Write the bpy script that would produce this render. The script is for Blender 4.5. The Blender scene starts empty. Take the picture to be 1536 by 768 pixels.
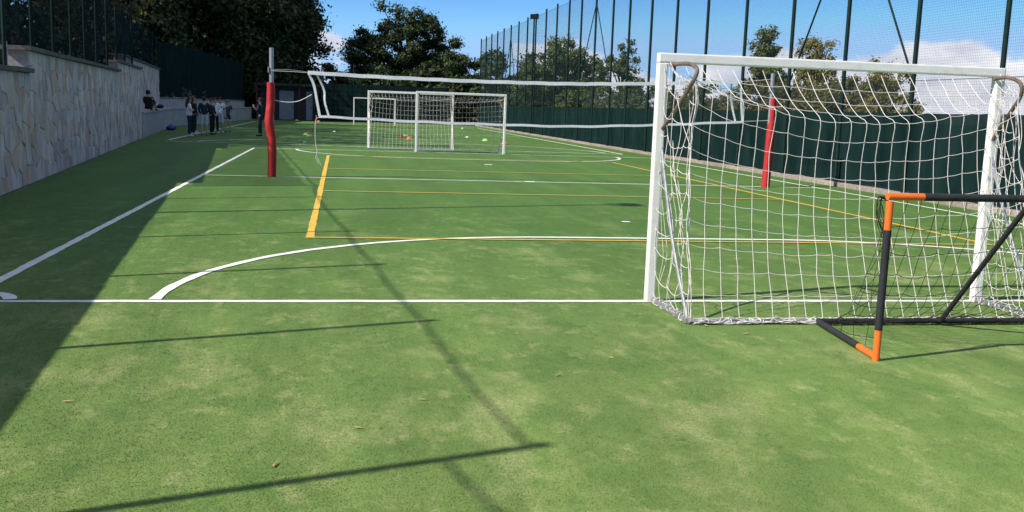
import bpy, bmesh, math, random
import numpy as np
from mathutils import Vector, Matrix
random.seed(7); rng = np.random.default_rng(7)
scene = bpy.context.scene
COL = scene.collection

# ------------------------------------------------------------------ camera
FPX, PITCH, ROLL, YAW = 1475.08, .148179, -.0340243, .1762547
C = Vector((-2.65153, -7.91428, 1.58089))
F = Vector((math.sin(YAW)*math.cos(PITCH), math.cos(YAW)*math.cos(PITCH), -math.sin(PITCH)))
R = Vector((math.cos(YAW), -math.sin(YAW), 0)); U = R.cross(F)
R2 = R*math.cos(ROLL)-U*math.sin(ROLL); U2 = R*math.sin(ROLL)+U*math.cos(ROLL)
cd = bpy.data.cameras.new('camera'); cam = bpy.data.objects.new('camera', cd); COL.objects.link(cam)
m = Matrix((R2, U2, -F)).transposed().to_4x4(); m.translation = C; cam.matrix_world = m
cd.sensor_width = 36; cd.lens = FPX/1536*36; cd.clip_start = .05; cd.clip_end = 6000
scene.camera = cam

# ------------------------------------------------------------------ sun, sky, exposure
SUN_EL = math.radians(40); SH = Vector((.953, .303)).normalized()
tosun = Vector((-SH.x*math.cos(SUN_EL), -SH.y*math.cos(SUN_EL), math.sin(SUN_EL)))
sl = bpy.data.lights.new('sun', 'SUN'); sl.energy = 5.0; sl.angle = math.radians(.53); sl.color = (1, .94, .84)
so = bpy.data.objects.new('sun', sl); COL.objects.link(so)
so.rotation_euler = tosun.to_track_quat('Z', 'Y').to_euler(); so.location = (-30, -10, 40)
world = bpy.data.worlds.new('World'); scene.world = world; world.use_nodes = True
scene.view_settings.view_transform = 'Standard'; scene.view_settings.look = 'None'
scene.view_settings.exposure = .46; scene.view_settings.gamma = 1
def build_world():
    nt = world.node_tree; N = nt.nodes; L = nt.links; N.clear()
    out = N.new('ShaderNodeOutputWorld'); bg = N.new('ShaderNodeBackground'); bg.inputs[1].default_value = .12
    sky = N.new('ShaderNodeTexSky'); sky.sky_type = 'NISHITA'; sky.sun_disc = False
    sky.sun_elevation = SUN_EL; sky.sun_rotation = math.atan2(tosun.x, tosun.y)
    sky.air_density = .7; sky.dust_density = 0; sky.ozone_density = .5; sky.altitude = 3000
    tc = N.new('ShaderNodeTexCoord'); sx = N.new('ShaderNodeSeparateXYZ'); L.new(tc.outputs['Generated'], sx.inputs[0])
    def math_(op, a, b=None, c=None):
        n = N.new('ShaderNodeMath'); n.operation = op
        for i, v in enumerate((a, b, c)):
            if v is None: continue
            if isinstance(v, (int, float)): n.inputs[i].default_value = v
            else: L.new(v, n.inputs[i])
        return n.outputs[0]
    # cumulus low over the horizon: noise on direction, stretched, thinning with elevation
    mp = N.new('ShaderNodeMapping'); mp.inputs['Scale'].default_value = (1, 1, 2.4); mp.inputs['Location'].default_value = (4.1, .7, 2.2)
    L.new(tc.outputs['Generated'], mp.inputs[0])
    n1 = N.new('ShaderNodeTexNoise'); n1.inputs['Scale'].default_value = 5.6; n1.inputs['Detail'].default_value = 9; n1.inputs['Roughness'].default_value = .56
    L.new(mp.outputs[0], n1.inputs[0])
    n2 = N.new('ShaderNodeTexNoise'); n2.inputs['Scale'].default_value = 17; n2.inputs['Detail'].default_value = 7; n2.inputs['Roughness'].default_value = .6
    L.new(mp.outputs[0], n2.inputs[0])
    el = sx.outputs[2]
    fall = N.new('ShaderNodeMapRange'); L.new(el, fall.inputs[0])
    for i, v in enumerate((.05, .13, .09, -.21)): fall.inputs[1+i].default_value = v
    rise = N.new('ShaderNodeMapRange'); L.new(el, rise.inputs[0])      # unseen cumulus overhead, added as neutral fill light for the shaded areas
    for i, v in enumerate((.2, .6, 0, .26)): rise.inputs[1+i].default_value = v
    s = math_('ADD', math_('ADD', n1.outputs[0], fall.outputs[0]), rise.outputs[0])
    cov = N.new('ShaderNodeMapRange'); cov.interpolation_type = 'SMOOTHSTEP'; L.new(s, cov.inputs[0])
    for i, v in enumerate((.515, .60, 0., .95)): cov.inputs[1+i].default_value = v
    # cloud colour: bright tops, grey-lilac bases
    ramp = N.new('ShaderNodeMapRange'); L.new(n2.outputs[0], ramp.inputs[0])
    for i, v in enumerate((.35, .68, 0, 1)): ramp.inputs[1+i].default_value = v
    cm = N.new('ShaderNodeMix'); cm.data_type = 'RGBA'; L.new(ramp.outputs[0], cm.inputs[0])
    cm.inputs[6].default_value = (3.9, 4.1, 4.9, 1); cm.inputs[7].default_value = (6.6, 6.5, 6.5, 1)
    hsv = N.new('ShaderNodeHueSaturation'); hsv.inputs['Saturation'].default_value = 1.35; hsv.inputs['Value'].default_value = 1.0
    L.new(sky.outputs[0], hsv.inputs['Color'])
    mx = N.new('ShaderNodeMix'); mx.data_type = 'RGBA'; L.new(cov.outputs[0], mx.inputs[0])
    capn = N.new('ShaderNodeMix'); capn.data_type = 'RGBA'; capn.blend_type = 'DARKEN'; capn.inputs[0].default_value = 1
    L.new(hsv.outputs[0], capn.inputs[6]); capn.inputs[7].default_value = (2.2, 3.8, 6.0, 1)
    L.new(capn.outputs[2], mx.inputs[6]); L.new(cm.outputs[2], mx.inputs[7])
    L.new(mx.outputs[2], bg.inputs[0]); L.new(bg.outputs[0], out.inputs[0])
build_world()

# ------------------------------------------------------------------ materials
M = {}
def mat(name, col, rough=.6, noise=None, col2=None, bump=0, bscale=60, metal=0, spec=.4, coord='Object', trans=0, perobj=None, detail=5, island=False, lo=.35, hi=.65, stretch=None):
    """principled material; noise-driven second colour, bump, optional translucency, random value per object / per island"""
    mt = bpy.data.materials.new(name); mt.use_nodes = True; nt = mt.node_tree; N = nt.nodes; L = nt.links
    b = N['Principled BSDF']; b.inputs['Roughness'].default_value = rough; b.inputs['Metallic'].default_value = metal
    b.inputs['Specular IOR Level'].default_value = spec
    b.inputs['Base Color'].default_value = (*col, 1)
    tc = N.new('ShaderNodeTexCoord'); vec = tc.outputs[coord] if coord != 'Position' else N.new('ShaderNodeNewGeometry').outputs['Position']
    if stretch:
        mp = N.new('ShaderNodeMapping'); mp.inputs['Scale'].default_value = stretch; L.new(vec, mp.inputs[0]); vec = mp.outputs[0]
    cur = None
    if noise:
        n = N.new('ShaderNodeTexNoise'); n.inputs['Scale'].default_value = noise; n.inputs['Detail'].default_value = detail; n.inputs['Roughness'].default_value = .62
        L.new(vec, n.inputs[0])
        mr = N.new('ShaderNodeMapRange'); mr.inputs[1].default_value = lo; mr.inputs[2].default_value = hi; L.new(n.outputs[0], mr.inputs[0])
        mx = N.new('ShaderNodeMix'); mx.data_type = 'RGBA'; mx.inputs[6].default_value = (*col, 1); mx.inputs[7].default_value = (*(col2 or col), 1)
        L.new(mr.outputs[0], mx.inputs[0]); cur = mx.outputs[2]
    if perobj or island:
        src = N.new('ShaderNodeNewGeometry').outputs['Random Per Island'] if island else N.new('ShaderNodeObjectInfo').outputs['Random']
        cr = N.new('ShaderNodeValToRGB'); els = cr.color_ramp.elements; cr.color_ramp.interpolation = 'CONSTANT' if len(perobj) > 2 else 'LINEAR'
        for i, c in enumerate(perobj):
            e = els[i] if i < 2 else els.new(i/len(perobj))
            e.position = i/max(1, len(perobj)) if len(perobj) > 2 else i; e.color = (*c, 1)
        L.new(src, cr.inputs[0])
        if cur is None: cur = cr.outputs[0]
        else:
            mu = N.new('ShaderNodeMix'); mu.data_type = 'RGBA'; mu.blend_type = 'MULTIPLY'; mu.inputs[0].default_value = 1
            L.new(cur, mu.inputs[6]); L.new(cr.outputs[0], mu.inputs[7]); cur = mu.outputs[2]
    if cur is not None: L.new(cur, b.inputs['Base Color'])
    if bump:
        bn = N.new('ShaderNodeTexNoise'); bn.inputs['Scale'].default_value = bscale; bn.inputs['Detail'].default_value = 6; L.new(vec, bn.inputs[0])
        bp = N.new('ShaderNodeBump'); bp.inputs['Strength'].default_value = bump; bp.inputs['Distance'].default_value = .01
        L.new(bn.outputs[0], bp.inputs['Height']); L.new(bp.outputs[0], b.inputs['Normal'])
    if trans:
        t = N.new('ShaderNodeBsdfTranslucent'); ms = N.new('ShaderNodeMixShader'); ms.inputs[0].default_value = trans
        if cur is not None: L.new(cur, t.inputs[0])
        else: t.inputs[0].default_value = (*col, 1)
        L.new(b.outputs[0], ms.inputs[1]); L.new(t.outputs[0], ms.inputs[2]); L.new(ms.outputs[0], N['Material Output'].inputs[0])
    M[name] = mt; return mt

def turf_material(name, fine):
    mt = bpy.data.materials.new(name); mt.use_nodes = True; nt = mt.node_tree; N = nt.nodes; L = nt.links
    b = N['Principled BSDF']; b.inputs['Roughness'].default_value = .75; b.inputs['Specular IOR Level'].default_value = .22
    geo = N.new('ShaderNodeNewGeometry'); pos = geo.outputs['Position']
    def noise(scale, det, stretch=(1, 1, 0), rough=.6, loc=(0, 0, 0)):
        mp = N.new('ShaderNodeMapping'); mp.inputs['Scale'].default_value = stretch; mp.inputs['Location'].default_value = loc; L.new(pos, mp.inputs[0])
        n = N.new('ShaderNodeTexNoise'); n.inputs['Scale'].default_value = scale; n.inputs['Detail'].default_value = det; n.inputs['Roughness'].default_value = rough
        L.new(mp.outputs[0], n.inputs[0]); return n.outputs[0]
    def rng_(s, a, c, lo=0, hi=1):
        r = N.new('ShaderNodeMapRange'); L.new(s, r.inputs[0])
        for i, v in enumerate((a, c, lo, hi)): r.inputs[1+i].default_value = v
        return r.outputs[0]
    def mix(f, a, c, blend='MIX'):
        x = N.new('ShaderNodeMix'); x.data_type = 'RGBA'; x.blend_type = blend
        if isinstance(f, float): x.inputs[0].default_value = f
        else: L.new(f, x.inputs[0])
        for i, v in ((6, a), (7, c)):
            if isinstance(v, tuple): x.inputs[i].default_value = (*v, 1)
            else: L.new(v, x.inputs[i])
        return x.outputs[2]
    def mul(a, c):
        x = N.new('ShaderNodeMath'); x.operation = 'MULTIPLY'
        for i, v in enumerate((a, c)):
            if isinstance(v, float): x.inputs[i].default_value = v
            else: L.new(v, x.inputs[i])
        return x.outputs[0]
    sep = N.new('ShaderNodeSeparateXYZ'); L.new(pos, sep.inputs[0])
    big = rng_(noise(.55, 5, (1, 1.5, 0)), 0.36, .68)
    base = mix(big, (.050, .120, .019), (.068, .145, .026))
    tuft = rng_(noise(14, 6, (.7, 1, 0), .7), .3, .7)
    base = mix(tuft, base, (.088, .170, .036))
    dry = mul(rng_(noise(2.6, 7, (1.1, .62, 0), .7, (5.1, 2.2, 0)), .30, .66, .25, 1.), rng_(sep.outputs[1], 5., -3.5, 0., .80))
    base = mix(dry, base, (.205, .290, .080))
    # worn, sandy patches: most behind the goal and in the goal mouth (wear, has its own shape)
    wear = rng_(noise(1.3, 8, (1.1, .65, 0), .68, (3.1, 1.7, 0)), .52, .66)
    wearzone = rng_(sep.outputs[1], 9., -2.5, .10, 1.)
    wf = mul(mul(wear, wearzone), .82)
    wear2 = rng_(noise(4.3, 7, (1.1, .62, 0), .7, (9.1, 4.7, 0)), 0.54, .66)
    sand = rng_(noise(48, 5, (.8, 1.0, 0), .8), .42, .62)
    wcol = mix(sand, (.20, .275, .085), (.39, .39, .175))
    base = mix(wf, base, wcol)
    base = mix(mul(mul(wear2, wearzone), .7), base, mix(sand, (.21, .28, .09), (.40, .40, .18)))
    dkp = rng_(noise(2.1, 6, (1.2, .8, 0), .65, (1.3, 8.2, 0)), .56, .70)
    base = mix(mul(dkp, .5), base, (.055, .140, .030))
    speck = rng_(noise(95, 3, (.8, 1.4, 0), .8), .60, .74)
    base = mix(mul(mul(speck, rng_(sep.outputs[1], 10., -4., .0, 1.)), .62), base, (.38, .38, .18))
    fineN = rng_(noise(210, 4, (.55, 1.2, 0), .8), .28, .72, .56, 1.42)
    base = mix(1.0, base, N_comb(nt, fineN), 'MULTIPLY')
    # brushed seams: soft stripes along the length of the roll
    st = rng_(noise(.9, 3, (1.5, .12, 0)), .38, .62, .90, 1.08)
    base = mix(1.0, base, N_comb(nt, st), 'MULTIPLY')
    L.new(base, b.inputs['Base Color'])
    if fine:
        bn = noise(120, 5, (.7, 1.2, 0), .8); bp = N.new('ShaderNodeBump'); bp.inputs['Strength'].default_value = .4; bp.inputs['Distance'].default_value = .012
        L.new(bn, bp.inputs['Height']); L.new(bp.outputs[0], b.inputs['Normal'])
    else:
        nv = N.new('ShaderNodeNormal'); vm = N.new('ShaderNodeVectorMath'); vm.operation = 'ADD'; vs_ = N.new('ShaderNodeVectorMath'); vs_.operation = 'SCALE'; vs_.inputs['Scale'].default_value = .35
        L.new(geo.outputs['Normal'], vs_.inputs[0]); L.new(vs_.outputs[0], vm.inputs[0]); vm.inputs[1].default_value = (0, 0, 1)
        nm = N.new('ShaderNodeVectorMath'); nm.operation = 'NORMALIZE'; L.new(vm.outputs[0], nm.inputs[0]); L.new(nm.outputs[0], b.inputs['Normal']); N.remove(nv)
    M[name] = mt
def N_comb(nt, v):
    c = nt.nodes.new('ShaderNodeCombineColor')
    for i in range(3): nt.links.new(v, c.inputs[i])
    return c.outputs[0]
turf_material('turf', True); turf_material('turf_blades', False)

def paint(name, c, c2):
    mt = mat(name, c, .85, 90, c2, .4, 170, coord='Position', lo=.3, hi=.7); nt = mt.node_tree; N = nt.nodes; L = nt.links
    b = N['Principled BSDF']; src = b.inputs['Base Color'].links[0].from_socket; pos = N.new('ShaderNodeNewGeometry').outputs['Position']
    fac = None
    for sc, lo, hi in ((55, .56, .74), (2.2, .5, .8)):
        n = N.new('ShaderNodeTexNoise'); n.inputs['Scale'].default_value = sc; n.inputs['Detail'].default_value = 6; n.inputs['Roughness'].default_value = .7; L.new(pos, n.inputs[0])
        mr = N.new('ShaderNodeMapRange'); L.new(n.outputs[0], mr.inputs[0]); mr.inputs[1].default_value = lo; mr.inputs[2].default_value = hi; mr.inputs[4].default_value = .75 if sc > 10 else .35
        if fac is None: fac = mr.outputs[0]
        else: a = N.new('ShaderNodeMath'); a.operation = 'ADD'; a.use_clamp = True; L.new(fac, a.inputs[0]); L.new(mr.outputs[0], a.inputs[1]); fac = a.outputs[0]
    mx = N.new('ShaderNodeMix'); mx.data_type = 'RGBA'; L.new(fac, mx.inputs[0]); L.new(src, mx.inputs[6]); mx.inputs[7].default_value = (.11, .19, .05, 1); L.new(mx.outputs[2], b.inputs['Base Color'])
paint('white_paint', (.74, .74, .71), (.84, .84, .81)); paint('yellow_paint', (.60, .36, .045), (.72, .46, .07))
mat('goal_white', (.80, .79, .76), .42, 7, (.66, .63, .58), .12, 60, lo=.5, hi=.8)
mat('goal_rust', (.085, .052, .038), .75, 9, (.20, .15, .12), .3, 80)
mat('galvanised', (.42, .43, .45), .42, 20, (.30, .31, .33), .1, 90, metal=.6)
mat('cord', (.74, .71, .69), .85, 40, (.56, .51, .48), .3, 300)
mat('black_cord', (.012, .012, .013), .8)
mat('net_black', (.02, .02, .022), .8)
mat('black_foam', (.012, .013, .016), .8, 14, (.022, .024, .029), .35, 90)
mat('orange_plastic', (.78, .155, .022), .42, 9, (.62, .115, .02), .08, 50, lo=.45, hi=.85)
mat('red_vinyl', (.44, .022, .024), .52, 5, (.36, .018, .020), .5, 14, lo=.3, hi=.75)
mat('band', (.80, .81, .83), .7, 16, (.66, .68, .72), .3, 50)
mat('fence_green', (.004, .017, .015), .6, 10, (.008, .024, .021), .1, 40, spec=.15)
mat('net_wire', (.022, .058, .062), .6)
mat('chain_wire', (.060, .085, .085), .5)
mat('kerb', (.36, .31, .27), .9, 14, (.22, .19, .17), .6, 60, perobj=[(.8, .8, .8), (1.1, 1.08, 1.05)])
mat('mortar', (.40, .36, .33), .95, 18, (.27, .245, .225), .7, 60)
STN = [(1., .99, 1.02), (.84, .86, .92), (1.1, 1.06, 1.02), (.88, .89, .95), (1.0, .91, .84), (1.08, 1.08, 1.1), (.66, .70, .78), (.98, .97, 1.0), (.96, .80, .68), (1.02, 1.02, 1.05), (.82, .72, .67), (.92, .93, .98)]
mat('stone', (.70, .595, .52), .92, 2.6, (.44, .365, .32), .9, 22, coord='Position', stretch=(1, 1, .55), lo=.3, hi=.7, perobj=STN)
mat('stone_joined', (.70, .595, .52), .92, 2.6, (.44, .365, .32), .9, 22, coord='Position', stretch=(1, 1, .55), lo=.3, hi=.7, perobj=STN, island=True)
mat('coping', (.14, .125, .115), .9, 10, (.075, .07, .066), .7, 30, perobj=[(.85, .85, .85), (1.15, 1.15, 1.15)])
mat('concrete', (.46, .43, .40), .9, 3, (.32, .30, .28), .4, 30)
mat('bark', (.075, .055, .042), .95, 12, (.035, .027, .022), .9, 30)
mat('shed_wall', (.065, .055, .058), .85, 5, (.04, .034, .036), .3, 30)
mat('shed_door', (.33, .35, .38), .55, 4, (.26, .28, .31), .1, 30)
mat('shed_post', (.10, .035, .035), .7)
mat('dark_metal', (.03, .033, .036), .45, metal=.4)
mat('glass_lamp', (.5, .52, .55), .15)
mat('soil', (.085, .075, .05), .95, 1.2, (.055, .07, .03), .6, 8, coord='Position')

def screen_material(name, col, col2, cover):
    mt = mat(name, col, .9, 1.4, col2, .5, 5, spec=0.02, stretch=(1, 1, .35)); nt = mt.node_tree; N = nt.nodes; L = nt.links
    t = N.new('ShaderNodeBsdfTransparent'); ms = N.new('ShaderNodeMixShader'); ms.inputs[0].default_value = 1-cover
    L.new(N['Principled BSDF'].outputs[0], ms.inputs[1]); L.new(t.outputs[0], ms.inputs[2]); L.new(ms.outputs[0], N['Material Output'].inputs[0])
screen_material('windscreen', (.0035, .0135, .0138), (.009, .026, .025), .985)
screen_material('shade_net', (.005, .016, .018), (.008, .022, .024), .5)

def leafmat(name, a, b, c, tr=.25):
    mat(name, a, .55, .55, b, coord='Object', trans=tr, perobj=[(.75, .78, .75), c], island=True, spec=.25, lo=.4, hi=.62)
leafmat('leaf_dark', (.030, .050, .018), (.050, .070, .026), (1.45, 1.4, 1.15))
leafmat('leaf_mid', (.075, .105, .030), (.110, .125, .040), (1.35, 1.3, 1.2))
leafmat('leaf_olive', (.16, .16, .045), (.22, .175, .06), (1.35, 1.3, 1.2))
leafmat('leaf_autumn', (.11, .115, .035), (.17, .115, .048), (1.35, 1.2, 1.1))

# ------------------------------------------------------------------ mesh helpers
class MB:
    def __init__(s): s.v = []; s.f = []
    def add(s, vs, fs):
        o = len(s.v); s.v += [tuple(v) for v in vs]; s.f += [tuple(i+o for i in f) for f in fs]
    def box(s, a, b, bev=0):
        (x0, y0, z0), (x1, y1, z1) = a, b
        if bev <= 0:
            s.add([(x0, y0, z0), (x1, y0, z0), (x1, y1, z0), (x0, y1, z0), (x0, y0, z1), (x1, y0, z1), (x1, y1, z1), (x0, y1, z1)],
                  [(3, 2, 1, 0), (4, 5, 6, 7), (0, 1, 5, 4), (1, 2, 6, 5), (2, 3, 7, 6), (3, 0, 4, 7)])
        else:
            bm = bmesh.new(); bmesh.ops.create_cube(bm, size=1)
            for v in bm.verts: v.co = Vector(((x0+x1)/2+v.co.x*(x1-x0), (y0+y1)/2+v.co.y*(y1-y0), (z0+z1)/2+v.co.z*(z1-z0)))
            bmesh.ops.bevel(bm, geom=bm.edges[:], offset=bev, segments=2, affect='EDGES', profile=.6)
            s.bm(bm)
        return s
    def bm(s, bm):
        bm.verts.index_update(); s.add([v.co[:] for v in bm.verts], [[v.index for v in f.verts] for f in bm.faces]); bm.free(); return s
    def prism(s, poly, lift):          # poly: list of 3-D points, lift: offset vector
        n = len(poly); P = [Vector(p) for p in poly]; Q = [p+Vector(lift) for p in P]
        s.add(P+Q, [tuple(range(n-1, -1, -1)), tuple(range(n, 2*n))]+[(i, (i+1) % n, n+(i+1) % n, n+i) for i in range(n)]); return s
    def tube(s, pts, r, n=8, cap=True, rs=None):
        P = [Vector(p) for p in pts]; k = len(P)
        T = [((P[min(i+1, k-1)]-P[max(i-1, 0)]).normalized() if (P[min(i+1, k-1)]-P[max(i-1, 0)]).length > 1e-9 else Vector((0, 0, 1))) for i in range(k)]
        ref = Vector((0, 0, 1)) if abs(T[0].z) < .9 else Vector((1, 0, 0))
        a = T[0].cross(ref).normalized(); vs = []; fs = []
        for i in range(k):
            a = (a-T[i]*a.dot(T[i]));
            a = a.normalized() if a.length > 1e-6 else T[i].orthogonal().normalized()
            b = T[i].cross(a); rr = rs[i] if rs else r
            for j in range(n):
                t = 2*math.pi*j/n; vs.append(P[i]+(a*math.cos(t)+b*math.sin(t))*rr)
        for i in range(k-1):
            for j in range(n):
                fs.append((i*n+j, i*n+(j+1) % n, (i+1)*n+(j+1) % n, (i+1)*n+j))
        if cap: fs.append(tuple(range(n-1, -1, -1))); fs.append(tuple(range((k-1)*n, k*n)))
        s.add(vs, fs); return s
    def ribbon(s, pts, w, th, side=(0, 0, 1)):     # flat strap of width w (along side), thickness th
        P = [Vector(p) for p in pts]; sd = Vector(side).normalized(); vs = []; fs = []
        for i, p in enumerate(P):
            t = (P[min(i+1, len(P)-1)]-P[max(i-1, 0)]).normalized(); u = (sd-t*sd.dot(t)).normalized(); n = t.cross(u)
            vs += [p-u*w/2-n*th/2, p+u*w/2-n*th/2, p+u*w/2+n*th/2, p-u*w/2+n*th/2]
        for i in range(len(P)-1):
            for j in range(4): fs.append((4*i+j, 4*i+(j+1) % 4, 4*i+4+(j+1) % 4, 4*i+4+j))
        fs += [(3, 2, 1, 0), tuple(range(4*len(P)-4, 4*len(P)))]
        s.add(vs, fs); return s
    def lathe(s, prof, n=16, c=(0, 0, 0)):
        vs = []; fs = []; k = len(prof)
        for r, z in prof:
            for j in range(n): t = 2*math.pi*j/n; vs.append((c[0]+r*math.cos(t), c[1]+r*math.sin(t), c[2]+z))
        for i in range(k-1):
            for j in range(n): fs.append((i*n+j, i*n+(j+1) % n, (i+1)*n+(j+1) % n, (i+1)*n+j))
        fs += [tuple(range(n-1, -1, -1)), tuple(range((k-1)*n, k*n))]; s.add(vs, fs); return s
    def mesh(s, name, m, smooth=False):
        me = bpy.data.meshes.new(name); me.from_pydata(s.v, [], s.f)
        if m: me.materials.append(M[m] if isinstance(m, str) else m)
        if smooth: me.polygons.foreach_set('use_smooth', [True]*len(me.polygons))
        me.update(); return me
    def build(s, name, m, parent=None, smooth=False, kind=None, loc=None):
        o = bpy.data.objects.new(name, s.mesh(name, m, smooth)); COL.objects.link(o)
        if smooth: sharp(o)
        if parent is not None: o.parent = parent
        if loc: o.location = loc
        if kind: o['kind'] = kind
        return o
def sharp(o):
    try: o.data.set_sharp_from_angle(angle=math.radians(42))
    except Exception: pass
def tag(o, label, cat=None, group=None, kind=None):
    if label: o['label'] = label
    if cat: o['category'] = cat
    if group: o['group'] = group
    if kind: o['kind'] = kind
    return o
def thing(name, label, cat, loc=(0, 0, 0), rz=0, group=None):
    o = bpy.data.objects.new(name, None); COL.objects.link(o); o.location = loc; o.rotation_euler = (0, 0, rz); o.empty_display_size = .2
    return tag(o, label, cat, group)
def copy_tree(o, parent=None):
    c = o.copy(); COL.objects.link(c); c.parent = parent
    for ch in list(o.children): copy_tree(ch, c)
    return c
def bez(pts, n=10):               # Catmull-Rom through points
    P = [Vector(p) for p in pts]; out = []
    for i in range(len(P)-1):
        p0, p1, p2, p3 = P[max(i-1, 0)], P[i], P[i+1], P[min(i+2, len(P)-1)]
        for k in range(n):
            t = k/n; out.append(.5*((2*p1)+(-p0+p2)*t+(2*p0-5*p1+4*p2-p3)*t*t+(-p0+3*p1-3*p2+p3)*t**3))
    return out+[P[-1]]
def tri_mesh(name, V, tri, m):
    """fast mesh from numpy arrays (N,3) and (M,k)"""
    me = bpy.data.meshes.new(name); k = tri.shape[1]
    me.vertices.add(len(V)); me.vertices.foreach_set('co', V.astype(np.float32).ravel())
    me.loops.add(tri.size); me.loops.foreach_set('vertex_index', tri.astype(np.int32).ravel())
    me.polygons.add(len(tri)); me.polygons.foreach_set('loop_start', np.arange(0, tri.size, k, dtype=np.int32))
    me.update(calc_edges=True); me.materials.append(M[m]); return me
def obj(name, me, parent=None, kind=None):
    o = bpy.data.objects.new(name, me); COL.objects.link(o); o.parent = parent
    if kind: o['kind'] = kind
    return o

# ------------------------------------------------------------------ ground, turf, markings
g = MB(); g.add([(-900, -300, -.03), (1200, -300, -.03), (1200, 2500, -.03), (-900, 2500, -.03)], [(0, 1, 2, 3)])
tag(g.build('ground', 'soil'), 'bare earth and scrub around the sports pitch', 'ground', kind='structure')
def wallx(Y): return -6.95-.1*Y
tp = [(wallx(-14), -14, 0), (9.12, -14, 0), (9.12, 79, 0), (-10, 79, 0), (-11.85, 50, 0)]
t = MB(); t.add(tp, [(0, 1, 2, 3, 4)])
turf = tag(t.build('artificial_turf', 'turf'), 'green artificial turf pitch with sandy worn patches', 'turf', kind='structure')
ZL = .0035
def line(pts, w, m, name, z=ZL, jit=.007):
    """painted strip with slightly ragged edges"""
    P = []
    for a, b in zip(pts[:-1], pts[1:]):
        a = Vector((*a, 0)); b = Vector((*b, 0)); n = max(1, int((b-a).length/.12)) if len(pts) == 2 else 1
        n = min(n, 220)
        for k in range(n): P.append(a+(b-a)*k/n)
    P.append(Vector((*pts[-1], 0))); vs = []; fs = []
    for i, p in enumerate(P):
        tdir = (P[min(i+1, len(P)-1)]-P[max(i-1, 0)]).normalized(); nn = Vector((-tdir.y, tdir.x, 0))
        l = w/2+random.uniform(-jit, jit); r = w/2+random.uniform(-jit, jit)
        vs += [p+nn*l+Vector((0, 0, z)), p-nn*r+Vector((0, 0, z))]
    for i in range(len(P)-1): fs.append((2*i, 2*i+1, 2*i+3, 2*i+2))
    b = MB(); b.add(vs, fs); return b.build(name, m, turf)
def arc(cx, cy, r, a0, a1, n=40): return [(cx+r*math.cos(math.radians(a0+(a1-a0)*i/n)), cy+r*math.sin(math.radians(a0+(a1-a0)*i/n))) for i in range(n+1)]
GL = 0.0; FL = 26.3
WL = 'white_line'; YL = 'yellow_line'
line([(-5.52, GL), (9.05, GL)], .08, 'white_paint', WL)                    # near goal line
line([(-5.48, GL+.05), (-5.48, FL)], .09, 'white_paint', WL, ZL+.0015)      # left sideline
line([(8.35, GL+.05), (8.35, FL)], .08, 'white_paint', WL, ZL+.0015)        # right sideline
line([(-5.43, FL+.04), (8.30, FL+.04)], .08, 'white_paint', WL)            # far goal line
line([(-5.42, 13.5), (8.30, 13.5)], .08, 'white_paint', WL)                # half-way line
line(arc(0, 0, 4.08, 179.3, 90)+arc(3, 0, 4.08, 90, .7), .09, 'white_paint', WL, ZL+.003)
line(arc(0, FL, 4.08, 180.7, 270)+arc(3, FL, 4.08, 270, 359.3), .09, 'white_paint', WL, ZL+.003)
line(arc(-5.48, 0, .34, 8, 82, 12), .10, 'white_paint', WL, ZL+.0045)
line(arc(8.35, 0, .34, 172, 98, 12), .08, 'white_paint', WL, ZL+.0045)
line([(1.44, 5.95), (1.56, 5.95)], .11, 'white_paint', 'penalty_spot')
line([(1.40, 19.8), (1.62, 19.8)], .2, 'white_paint', 'penalty_spot')
line([(1.40, 13.5), (1.62, 13.5)], .2, 'white_paint', 'centre_spot', ZL+.0023)
X0, X1 = -2.99, 5.93
line([(X0, 3.80), (X0, 22.6)], .09, 'yellow_paint', YL, ZL+.0023)
line([(X1, 3.80), (X1, 22.6)], .08, 'yellow_paint', YL, ZL+.0023)
for yy, w in ((3.80, .06), (10.15, .07), (16.45, .07), (22.6, .07)): line([(X0+.05, yy), (X1-.05, yy)], w, 'yellow_paint', YL, ZL+.0075)
# second pitch beyond
line([(-9.02, 31.2), (-9.02, 70)], .10, 'white_paint', WL)
line([(8.1, 28.9), (8.1, 70)], .10, 'white_paint', WL)
line([(-8.95, 30.0), (8.05, 28.8)], .10, 'white_paint', WL, ZL+.0015)
line(arc(-2.0, 29.2, 6.0, 168, 90, 30)+arc(1.6, 29.0, 6.0, 90, 5, 30), .10, 'white_paint', WL, ZL+.003)
line([(-8.95, 69.6), (8.05, 69.6)], .10, 'white_paint', WL, ZL+.0015)
line([(-8.95, 49.5), (8.05, 49.5)], .10, 'white_paint', WL, ZL+.0015)

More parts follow.
